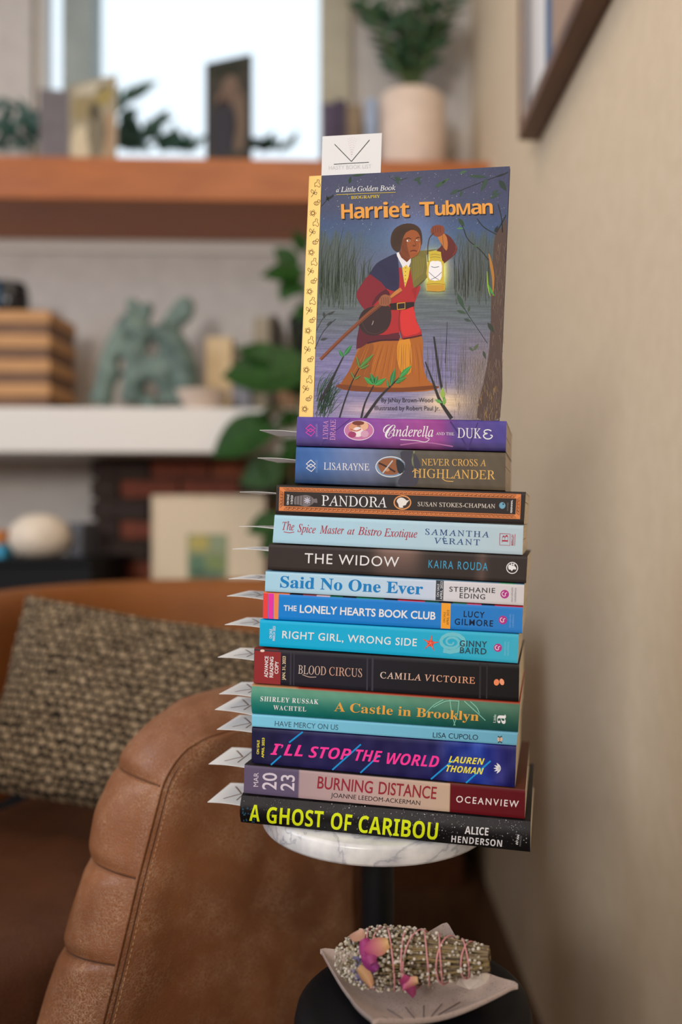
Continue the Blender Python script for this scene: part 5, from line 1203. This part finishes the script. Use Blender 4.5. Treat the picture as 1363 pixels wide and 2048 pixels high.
bpath = np.array(open_smooth([(-.70, .72), (-.675, .95), (-.665, 1.2), (-.645, 1.42), (-.545, 1.565), (-.36, 1.61), (-.19, 1.58), (-.085, 1.47), (-.05, 1.33)], 8))
P = []
for i, p in enumerate(bpath):
    tg = bpath[min(i + 1, len(bpath) - 1)] - bpath[max(i - 1, 0)]; tg = tg / np.linalg.norm(tg); nv = V(-tg[1], tg[0])        # outward
    cc_ = .075; prof = [(0, -.32), (-.004, -.15), (-.006, -.05), (0, -.022), (.012, -.006), (cc_ / 2, 0), (cc_ - .012, -.006), (cc_, -.022), (cc_, -.32)]
    P.append([V(p[0] + nv[0] * o_, p[1] + nv[1] * o_, BH + z_) for o_, z_ in prof])
m = MB(); m.grid(P, close_v=True); m.f += [tuple(range(9)), tuple((len(bpath) - 1) * 9 + k_ for k_ in range(9))]; m.mi += [0, 0]
make('backrest', m, M_leather_b, chair, smooth=True, sharp=70)
m = MB(); P = []
for rr_, zz in ((1.0, SEATZ - .12), (1.0, .16), (0, .16)): P.append([V(pc[0] + (p[0] - pc[0]) * rr_ * .97, pc[1] + (p[1] - pc[1]) * rr_ * .97, zz) for p in poly])
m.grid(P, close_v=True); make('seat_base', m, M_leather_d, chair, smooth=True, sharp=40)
for lx, ly in ((-.85, .55), (-.45, .7), (-.55, 1.38), (-.16, 1.36)):
    m = MB(); m.tube([(lx, ly, 0), (lx, ly, .16)], [.012, .02], 12); make('leg', m, M_frame, chair, smooth=True, sharp=50)

# woven pillow
pq = [at(52, 1190, 1.16), at(585, 1275, 1.13), at(455, 1683, .975), at(-50, 1577, 1.05)]
pn = nrm(np.cross(pq[1] - pq[0], pq[3] - pq[0])); pn = pn if pn[1] < 0 else -pn
def pil(u, v, side):
    p = (pq[0] * (1 - u) + pq[1] * u) * (1 - v) + (pq[3] * (1 - u) + pq[2] * u) * v
    e_ = (1 - (2 * u - 1) ** 4) * (1 - (2 * v - 1) ** 4); cc = sum(pq) / 4
    p = p + (cc - p) * .05 * ((2 * v - 1) ** 2 * (1 - abs(2 * u - 1)) + (2 * u - 1) ** 2 * (1 - abs(2 * v - 1)))
    return p + pn * side * .045 * max(0, e_) ** .45 + pn * .002 * math.sin(u * 40) * math.sin(v * 23) * e_
def weave(nt, b):
    uv = N(nt, 'ShaderNodeUVMap'); uv.uv_map = 'UVMap'
    nz = N(nt, 'ShaderNodeTexNoise', Scale=26, Detail=3); nt.links.new(uv.outputs[0], nz.inputs['Vector'])
    mx = N(nt, 'ShaderNodeMixRGB', Fac=.034); nt.links.new(uv.outputs[0], mx.inputs[1]); nt.links.new(nz.outputs[1], mx.inputs[2])
    bk = N(nt, 'ShaderNodeTexBrick', Scale=1.0); bk.inputs['Brick Width'].default_value = .038; bk.inputs['Row Height'].default_value = .024; bk.inputs['Mortar Size'].default_value = .0048; bk.inputs['Mortar Smooth'].default_value = .6
    bk.inputs['Color1'].default_value = (*lin((170, 150, 124)), 1); bk.inputs['Color2'].default_value = (*lin((124, 108, 88)), 1); bk.inputs['Mortar'].default_value = (*lin((30, 28, 28)), 1)
    bk.offset = .5; nt.links.new(mx.outputs[0], bk.inputs['Vector'])
    n2 = N(nt, 'ShaderNodeTexNoise', Scale=70, Detail=4); nt.links.new(uv.outputs[0], n2.inputs['Vector'])
    r = ramp(nt, n2.outputs[0], [(.35, (150, 140, 128)), (.65, (255, 255, 255))])
    mm = N(nt, 'ShaderNodeMixRGB', blend_type='MULTIPLY', Fac=.8); nt.links.new(bk.outputs[0], mm.inputs[1]); nt.links.new(r.outputs[0], mm.inputs[2]); nt.links.new(mm.outputs[0], b.inputs['Base Color'])
    iv = N(nt, 'ShaderNodeMath', operation='SUBTRACT'); iv.inputs[0].default_value = 1; nt.links.new(bk.outputs[1], iv.inputs[1]); bump(nt, b, iv.outputs[0], .8, .004)
M_weave = mat('woven_wool', (160, 142, 118), .95, spec=.1, build=weave)
plw = empty('pillow', sum(pq) / 4 - V(0, 0, .13), 'beige and black basket-weave pillow leaning in the leather armchair', 'pillow')
Nn = 44; m = MB()
P = [[pil(i / Nn, j / Nn, 1) for j in range(Nn + 1)] for i in range(Nn + 1)]; m.grid(P); P = [[pil(i / Nn, j / Nn, -1) for j in range(Nn + 1)] for i in range(Nn + 1)]; m.grid(P)
o = make('pillow_cover', m, M_weave, plw, smooth=True)
me = o.data; uvl = me.uv_layers.new(name='UVMap'); NN1 = (Nn + 1)
for lp in me.loops:
    idx = lp.vertex_index % (NN1 * NN1); uvl.data[lp.index].uv = ((idx // NN1) / Nn * 1.0, (idx % NN1) / Nn * .62)

# ------------------------------------------------------------------ things on the shelves
def box_px(name, x0, x1, y0, y1, D0, D1, m_, label, cat, parent=None, group=None, bevel=.002):
    a_, z1_ = bxz(x0, y0, D0); b_, z0_ = bxz(x1, y1, D0); m = MB(); bbox(m, a_, b_, z0_, z1_, D0, D1); return tag(make(name, m, m_, parent, bevel=bevel), label, cat, group)
# striped wooden box, left end of the white shelf
X0, _ = bxz(-140, 700, 2.0); X1, ZT = bxz(97, 620, 2.0); bxo = empty('wooden_box', bpt((X0 + X1) / 2, sz1, 2.08), 'striped wooden box of pale and dark slats at the left end of the white shelf', 'box')
nb = 8; hh = (ZT - sz1 - .001) / nb
for i in range(nb):
    m = MB(); z_ = sz1 + .0008 + i * hh; e1 = .0 if i % 2 else .004
    bbox(m, X0, X1 - e1, z_, z_ + hh - .0006, 2.0 + e1, 2.16); make('slat', m, M_board if i % 2 else M_board_d, bxo, bevel=.001)
m = MB(); c = bat(22, 615, 2.06); c[2] = ZT + .0006
m.lathe(c, [(0, 0), (.036, 0), (.040, .004), (.040, .055), (.037, .06), (0, .06)], 32); jar = empty('jar', c, 'short black jar on top of the striped wooden box', 'jar'); make('body', m, mat('black_glass', (14, 16, 24), .2), jar, smooth=True, sharp=50)
m = MB(); m.lathe(c + V(0, 0, .0602), [(0, 0), (.036, 0), (.036, .014), (.033, .017), (0, .017)], 32); make('lid', m, mat('dark_lid', (30, 30, 34), .3), jar, smooth=True, sharp=50)
c = bat(-26, 612, 2.03); c[2] = ZT + .0006
m = MB(); m.lathe(c, [(0, 0), (.026, 0), (.028, .006), (.028, .07), (.022, .082), (.012, .088), (0, .088)], 28); tag(make('bottle', m, mat('blue_glass', (40, 120, 170), .15)), 'small blue bottle beside the black jar at the left edge', 'bottle')
# verdigris sculpture
sclx = lambda x, y, D=2.08: bat(x, y, D)
m = MB()
def tb_(pts, r, k_=10): m.tube([sclx(*p) for p in open_smooth(pts, 4)], r, k_)
for pts, r in (([(205, 808), (215, 740), (232, 690), (262, 640)], .020), ([(262, 640), (268, 615), (262, 604)], .013), ([(275, 660), (292, 628), (296, 612)], .012), ([(262, 650), (285, 670), (300, 672)], .024),
               ([(375, 808), (370, 740), (350, 690), (320, 660)], .026), ([(325, 665), (340, 640), (355, 618), (368, 604), (378, 612), (372, 632), (352, 650), (345, 690)], .0125), ([(232, 700), (262, 700), (270, 730), (260, 806)], .020),
               ([(275, 690), (290, 668), (318, 668), (332, 690), (326, 722), (300, 728), (280, 716), (275, 690)], .016), ([(270, 806), (275, 762), (300, 745), (328, 762), (340, 806)], .018), ([(262, 735), (300, 742), (345, 735)], .016), ([(192, 808), (210, 770), (232, 735)], .018), ([(345, 690), (365, 720), (372, 760)], .020)):
    m.tube([sclx(*p) for p in open_smooth(pts, 4)], r * 1.2, 10)
for p, r in (((262, 606), .014), ((296, 614), .013), ((300, 806), .02)): m.ball(sclx(*p), r, None, 2)
vs = np.concatenate(m.v); vs[:, 2] = np.maximum(vs[:, 2], sz1 + .0012); m.v = [vs]
scp = make('sculpture', m, M_teal, smooth=True); md = scp.modifiers.new('remesh', 'REMESH'); md.mode = 'VOXEL'; md.voxel_size = .005; md.use_smooth_shade = True
md = scp.modifiers.new('smooth', 'SMOOTH'); md.iterations = 3; md.factor = .5
tag(scp, 'grey-green abstract sculpture with arches and looped horns on the white shelf', 'sculpture')
# small bowl, candles/boxes, books
c = bat(405, 812, 2.03); c[2] = sz1 + .0008
m = MB(); m.lathe(c, [(0, 0), (.035, 0), (.040, .006), (.060, .04), (.063, .046), (.060, .046), (.036, .010), (0, .008)], 36); tag(make('bowl', m, M_cer, smooth=True, sharp=60), 'small off-white bowl in front of the cream block on the white shelf', 'bowl')
def on_shelf(name, x0, x1, ytop, D0, D1, m_, label, cat, z0=None, group=None, e=0.0008):
    a_, z1_ = bxz(x0, ytop, D0); b_, _ = bxz(x1, ytop, D0); m = MB(); bbox(m, a_, b_, (sz1 if z0 is None else z0) + e, z1_, D0, D1); return tag(make(name, m, m_, bevel=.002), label, cat, group)
on_shelf('block', 410, 462, 674, 2.12, 2.18, mat('cream_wax', (206, 180, 140), .6, build=noisy((196, 168, 126), (214, 190, 150), 20)), 'cream rectangular block candle behind the small bowl', 'candle')
on_shelf('book', 505, 537, 634, 2.10, 2.22, mat('beige_cloth', (150, 140, 122), .8, build=noisy((142, 132, 114), (158, 148, 130), 60)), 'beige upright book at the right end of the white shelf', 'book')
on_shelf('book', 538, 552, 630, 2.10, 2.22, mat('dark_cloth', (62, 52, 44), .8, build=noisy((56, 46, 40), (70, 60, 50), 60)), 'thin dark brown upright book beside the beige one', 'book')
on_shelf('box', 462, 500, 768, 2.12, 2.2, mat('grey_card', (128, 128, 138), .8, build=noisy((120, 120, 130), (136, 136, 146), 40)), 'low grey box between the cream candle and the beige book', 'box')
on_shelf('box', 553, 584, 752, 2.09, 2.18, mat('tan_card', (176, 136, 106), .8, build=noisy((168, 128, 98), (186, 146, 116), 40)), 'small tan box behind the big heart-shaped leaf', 'box')

# leaves
def heart(L, W, m_, fold=.18, curl=.12, name='leaf'):
    mm = MB(); rows = []; prof = [(0.0, .0), (-.10, .28), (-.08, .5), (.05, .72), (.22, .92), (.42, 1.0), (.6, .86), (.78, .55), (.9, .26), (1.0, 0.0)]
    for i, (a_, w_) in enumerate(prof):
        x_mid = max(0, a_) if i > 0 else 0
        rows.append([V(a_ * L, s_ * w_ * W / 2, abs(s_) * fold * w_ * W / 2 - curl * L * max(0, a_) ** 2) if s_ != 0 else V(max(0, a_) * L if i not in (0, 9) else a_ * L, 0, -curl * L * max(0, a_) ** 2) for s_ in (-1, -.5, 0, .5, 1)])
    mm.grid(rows)
    me_o = make(name, mm, m_, smooth=True, origin=(0, 0, 0)); me = me_o.data; bpy.data.objects.remove(me_o); return me
ME_H = heart(1, .8, M_leaf); ME_N = heart(1, .42, M_leaf2, .25, .1); ME_G = heart(1, .38, M_leaf3, .2, .15)
def put_leaf(me, par, base, tipv, roll=0.0, size=None):
    base = np.array(base); d = np.array(tipv) - base; L = np.linalg.norm(d) if size is None else size
    x = Vector(nrm(d)); up = Vector((0, -1, .35)); z = (up - x * up.dot(x)).normalized(); y = z.cross(x)
    R = Matrix((x, y, z)).transposed().to_4x4() @ Matrix.Rotation(roll, 4, 'X')
    o = bpy.data.objects.new('leaf', me); COL.objects.link(o); o.parent = par
    o.matrix_local = Matrix.Translation(Vector((base - np.array(par['_w'])).tolist())) @ R @ Matrix.Scale(L, 4); return o
# hanging pothos
po = bat(625, 700, 2.10); ht = bxz(600, 637, 2.10)[1]; hb_ = bxz(600, 747, 2.10)[1]
pot = empty('hanging_plant', (po[0], po[1], hb_), 'trailing green heart-leaved plant in a black hanging pot under the wooden shelf', 'plant')
m = MB(); Hh = ht - hb_; m.lathe((po[0], po[1], hb_), [(0, 0), (.045, 0), (.052, .006), (.060, Hh - .006), (.060, Hh), (.055, Hh), (.052, Hh - .02), (0, Hh - .02)], 36); make('pot', m, M_black, pot, smooth=True, sharp=50)
for an in (0, 2.1, 4.2):
    m = MB(); m.tube([(po[0] + .057 * math.cos(an), po[1] + .057 * math.sin(an), ht), (po[0], po[1], mz0 - .0005)], .0012, 6); make('cord', m, M_board_d, pot)
vines = [[(620, 640, 2.08), (592, 660, 2.0), (575, 740, 1.93), (566, 830, 1.92), (560, 930, 1.92), (548, 1020, 1.91)], [(630, 630, 2.08), (600, 560, 2.03), (575, 540, 2.0), (560, 520, 1.98)], [(620, 640, 2.06), (596, 780, 1.93), (590, 870, 1.92), (585, 960, 1.91), (570, 1075, 1.90)]]
for vn in vines:
    m = MB(); m.tube([at(*p) for p in vn], .002, 6); make('vine', m, M_stem, pot, smooth=True)
for b_, t_, Y, ro in (((598, 742), (440, 742), 1.90, .15), ((560, 722), (470, 690), 1.93, .5), ((612, 780), (560, 745), 1.92, -.3), ((535, 852), (418, 905), 1.90, .2), ((560, 930), (478, 965), 1.91, -.2), ((556, 960), (520, 915), 1.92, .4), ((560, 1040), (492, 1062), 1.90, .1), ((572, 1068), (520, 1110), 1.89, -.3),
        ((600, 548), (520, 545), 1.99, .3), ((590, 530), (548, 495), 2.0, -.3), ((590, 560), (560, 600), 1.98, .1), ((612, 575), (575, 590), 1.97, .4), ((606, 500), (590, 460), 2.0, .2), ((600, 830), (548, 850), 1.93, .3), ((606, 900), (560, 880), 1.92, -.4), ((600, 1000), (560, 1010), 1.9, .3), ((600, 880), (560, 930), 1.91, .6), ((560, 810), (505, 838), 1.92, .9), ((612, 610), (590, 640), 1.97, .3)):
    put_leaf(ME_H, pot, at(*b_, Y + .02), at(*t_, Y), ro)
# white pot plant on the wooden shelf
pc_ = bat(824, 320, 2.12); wz = mz1 + .0008
zz = empty('potted_plant', (pc_[0], pc_[1], wz), 'dark green upright plant in a large matte white pot on the wooden shelf', 'plant')
PH = bxz(824, 178, 2.06)[1] - wz
m = MB(); m.lathe((pc_[0], pc_[1], wz), [(0, 0), (.076, 0), (.082, .006), (.084, PH * .5), (.083, PH - .003), (.081, PH), (.077, PH - .003), (.074, PH - .03), (0, PH - .03)], 48); make('pot', m, M_cer, zz, smooth=True, sharp=50)
m = MB(); m.lathe((pc_[0], pc_[1], wz + PH - .029), [(0, .004), (.05, .003), (.074, 0)], 24); make('soil', m, mat('soil', (40, 30, 22), .95, build=noisy((30, 22, 16), (56, 42, 30), 80)), zz)
rs = random.Random(4)
for x1_, y1_, Yo in ((700, -40, -.02), (735, 20, .0), (760, -120, .03), (815, -160, -.02), (850, -60, .02), (905, 5, -.03), (865, 60, .05), (790, 40, .04), (880, -140, 0)):
    b0 = at(826 + (x1_ - 826) * .12, 172, 2.12 + Yo * .4); b1 = at(x1_, y1_, 2.10 + Yo); mid = (b0 + b1) / 2 + V(0, 0, .015)
    pts = open_smooth([b0, mid, b1], 6); m = MB(); m.tube(pts, [.004] * (len(pts) - 1) + [.002], 7); make('stem', m, M_stem, zz, smooth=True)
    n_ = 11; Lt = np.linalg.norm(b1 - b0)
    for q in range(n_):
        t = .22 + .78 * q / (n_ - 1); p = pts[min(len(pts) - 1, int(t * (len(pts) - 1)))]; d = nrm(b1 - b0); sd = 1 if q % 2 else -1
        tip = p + V(sd * .05, rs.uniform(-.02, .02), 0) + d * .035; put_leaf(ME_N, zz, p, tip, rs.uniform(-.6, .6), size=rs.uniform(.055, .07))
# cards and pictures on the wooden shelf
def slanted(name, x0, x1, yt0, yt1, D0, D1, m_, label, cat, th=.003):
    a_ = bat(x0, 300, D0); b_ = bat(x1, 300, D1); zt0 = bat(x0, yt0, D0)[2]; zt1 = bat(x1, yt1, D1)[2]; z0_ = wz
    e = empty(name, (*((a_ + b_) / 2)[:2], z0_), label, cat); d = nrm(V(b_[0] - a_[0], b_[1] - a_[1], 0)); n_ = V(d[1], -d[0], 0)
    zt = (zt0 + zt1) / 2; m = MB(); q = [V(p[0], p[1], z) + n_ * s_ for s_ in (0, -th) for p, z in ((a_, z0_), (b_, z0_), (b_, zt), (a_, zt))]
    m.add(q, [(0, 1, 2, 3), (7, 6, 5, 4), (0, 4, 5, 1), (1, 5, 6, 2), (2, 6, 7, 3), (3, 7, 4, 0)]); make('board', m, m_, e)
    def f(u, v, layer=1): p = a_ * (1 - u) + b_ * u; return V(p[0], p[1], z0_ + (zt - z0_) * v) + n_ * (.0003 * layer)
    return e, f
e, f = slanted('greeting_card', 138, 232, 168, 153, 2.04, 1.985, M_card, 'standing card with a yellow and cream painting at the left of the wooden shelf', 'card')
a = Art(f); a.poly([(0, 0), (1, 0), (1, 1), (0, 1)], (158, 146, 122), 1)
for c, rx, ry, col in (((.3, .7), .28, .16, (150, 134, 98)), ((.75, .8), .2, .14, (156, 138, 84)), ((.25, .25), .22, .25, (206, 190, 160)), ((.6, .35), .22, .3, (126, 116, 96)), ((.55, .62), .12, .12, (98, 92, 76)), ((.85, .3), .12, .3, (172, 140, 110)), ((.5, .9), .4, .08, (190, 180, 160))): a.ell(c, rx * .95, ry * .95, col, 2)
a.done('painted_picture', e)
a_ = bat(78, 300, 2.02); b_ = bat(137.5, 300, 2.045); zt = bat(100, 178, 2.03)[2]; m = MB(); m.add([V(p[0], p[1], z) + V(0, s_, 0) for s_ in (0, .003) for p, z in ((a_, wz), (b_, wz), (b_, zt + .004), (a_, zt - .004))], [(0, 1, 2, 3), (7, 6, 5, 4), (0, 4, 5, 1), (1, 5, 6, 2), (2, 6, 7, 3), (3, 7, 4, 0)])
tag(make('back_leaf', m, mat('grey_card_back', (112, 108, 116), .7, build=noisy((104, 100, 108), (120, 116, 124), 20)), e), 'plain grey folded leaf')
e, f = slanted('photograph', 411, 500, 132, 103, 2.03, 1.985, mat('black_board', (24, 24, 24), .5), 'dark standing photograph in front of the bright window', 'picture', .008)
a = Art(f); a.poly([(.05, .03), (.95, .03), (.95, .97), (.05, .97)], (62, 58, 50), 1)
for c, rx, ry, col in (((.55, .7), .2, .14, (112, 92, 80)), ((.35, .62), .1, .08, (120, 96, 84)), ((.4, .35), .3, .28, (54, 52, 58)), ((.75, .4), .16, .3, (110, 92, 78)), ((.5, .9), .4, .06, (44, 46, 36))): a.ell(c, rx, ry, col, 2)
a.done('photo_print', e)
# books at the right end of the wooden shelf
def wbook(x0, x1, yt, col, label): on_shelf('book', x0, x1, yt, 2.08, 2.2, mat('cloth_' + label[:6].strip().replace(' ', '_'), col, .8, build=noisy(tuple(int(v * .85) for v in col), col, 30)), label, 'book', z0=mz1)
wbook(641, 664, 205, (88, 78, 104), 'purple-grey upright book left of the others beside the window')
wbook(665, 690, 198, (72, 62, 84), 'dark violet upright book on the wooden shelf')
wbook(691, 722, 208, (140, 122, 100), 'taupe upright book on the wooden shelf')
wbook(729, 752, 196, (160, 178, 208), 'light blue upright book beside the white pot')
# leafy garland along the wooden shelf
gar = empty('leafy_garland', bat(250, 308, 2.10) * V(1, 1, 0) + V(0, 0, wz), 'dark green leafy garland lying along the wooden shelf under the window', 'garland')
gp = [bat(x_, 304, 2.12) for x_ in np.linspace(-120, 650, 24)]; gp = [V(p[0], p[1] + .01 * math.sin(i * 1.7), wz + .008 + .004 * math.sin(i)) for i, p in enumerate(gp)]
m = MB(); m.tube(gp, .003, 6); make('stem', m, M_stem, gar, smooth=True)
rs = random.Random(8)
def gl_(x, y, tx, ty, D=2.12): put_leaf(ME_G, gar, bat(x, y, D), bat(tx, ty, D - rs.uniform(0, .03)), rs.uniform(-.7, .7))
for q in range(150):
    x = rs.choice([rs.uniform(-60, 75), rs.uniform(-60, 75), rs.gauss(275, 22), rs.gauss(275, 22), rs.gauss(345, 26), rs.uniform(230, 640)]); hgt = {True: 80}.get(x < 78, 45 if 235 < x < 320 else 8); y = 300 - rs.random() * hgt
    if x > 520: y = max(y, 290)
    an = rs.uniform(math.radians(20), math.radians(160)); L = rs.uniform(30, 62); gl_(x, y, x + L * math.cos(an), y - L * math.sin(an) * .8)
for x, y, tx, ty in ((232, 225, 262, 180), (245, 212, 285, 170), (256, 198, 310, 158), (240, 235, 275, 212), (228, 215, 240, 170), (62, 230, 110, 205), (66, 260, 120, 240), (246, 205, 262, 168)): gl_(x, y, tx, ty)
m = MB(); m.tube([bat(225, 302, 2.12), bat(238, 250, 2.12), bat(255, 200, 2.11), bat(285, 170, 2.1)], .0022, 6); make('stem', m, M_stem, gar, smooth=True)

# ------------------------------------------------------------------ low background: matted picture, black cabinet, white rounded thing
e_z = .40
lc = empty('low_cabinet', bpt(-.35, 0, 2.0), 'low dark wooden hearth ledge under the matted picture', 'cabinet')
xa, zt_ = bxz(285, 1172, 1.97); xb = xr - .06
m = MB(); bbox(m, xa, xb, .0, zt_ - .02, 1.99, 2.115); make('body', m, M_frame, lc, bevel=.002); m = MB(); bbox(m, xa - .005, xb, zt_ - .019, zt_ - .001, 1.98, 2.118); make('top', m, M_frame, lc, bevel=.002)
pm = empty('matted_picture', bpt(bxz(415, 1100, 2.0)[0], zt_, 2.03), 'cream-matted small green landscape picture leaning against the bricks', 'picture')
x0_, z1_ = bxz(302, 990, 2.03); x1_, z0_ = bxz(530, 1172, 2.03); z0_ = zt_
m = MB(); bbox(m, x0_, x1_, z0_, z1_, 2.03, 2.05); make('frame', m, mat('pale_frame', (206, 186, 160), .6, build=noisy((200, 180, 154), (212, 192, 166), 20)), pm, bevel=.002)
m = MB(); bbox(m, x0_ + .012, x1_ - .012, z0_ + .012, z1_ - .012, 2.0285, 2.0305); make('mat_board', m, mat('cream_mat', (222, 204, 178), .8), pm)
a0_, b1_ = bxz(374, 1068, 2.028); a1_, b0_ = bxz(455, 1158, 2.028)
fm = lambda u, v, layer=1: bpt(a0_ + (a1_ - a0_) * u, b0_ + (b1_ - b0_) * v, 2.0282 - .0003 * layer)
a = Art(fm); a.poly([(0, 0), (1, 0), (1, 1), (0, 1)], (142, 150, 116), 1)
for c, rx, ry, col in (((.3, .8), .28, .18, (182, 168, 100)), ((.75, .8), .22, .18, (146, 158, 128)), ((.25, .3), .22, .25, (98, 128, 104)), ((.7, .35), .25, .2, (128, 144, 96)), ((.5, .1), .45, .09, (92, 116, 100))): a.ell(c, rx, ry, col, 2)
a.done('landscape_print', pm)
bk = empty('media_cabinet', bpt(-1.1, 0, 1.9), 'black low cabinet at the left edge behind the armchair', 'cabinet')
xa, _ = bxz(-260, 1120, 1.85); xb, zb = bxz(176, 1118, 1.85)
m = MB(); bbox(m, xa, xb, .02, zb - .012, 1.86, 2.1); make('body', m, M_blackwood, bk, bevel=.003); m = MB(); bbox(m, xa, xb + .004, zb - .011, zb, 1.85, 2.11); make('top', m, M_blackwood, bk, bevel=.002)
c = bat(80, 1100, 1.94); rr_ = .060
m = MB(); m.lathe((c[0], c[1], zb), [(0, .0006), (.03, .0006), (.056, .012), (.068, .04), (.060, .072), (.036, .092), (.012, .098), (0, .098)], 36); tag(make('globe_lamp', m, mat('white_shade', (226, 212, 196), .7, build=noisy((220, 206, 190), (232, 218, 202), 30)), smooth=True), 'rounded white globe on the black cabinet', 'lamp')
c = bat(0, 1100, 1.90)
m = MB(); m.aabb((c[0] - .05, c[1] - .02, zb + .0006), (c[0] + .018, c[1] + .03, zb + .030)); tag(make('box', m, mat('blue_box', (50, 150, 190), .6), bevel=.002), 'small bright blue box left of the white globe', 'box')
m = MB(); m.aabb((c[0] - .045, c[1] - .015, zb + .0312), (c[0] + .01, c[1] + .025, zb + .062)); tag(make('box', m, mat('orange_box', (196, 120, 50), .6), bevel=.002), 'small orange box on top of the blue box', 'box')
m = MB(); bbox(m, bxz(140, 1090, 1.98)[0], bxz(170, 1090, 1.98)[0], zb + .0006, bxz(150, 1045, 1.98)[1], 1.96, 2.06); tag(make('speaker', m, mat('grey_speaker', (88, 92, 104), .7), bevel=.003), 'small grey speaker right of the white globe', 'speaker')

for o in bpy.data.objects:
    if '_w' in o: del o['_w']
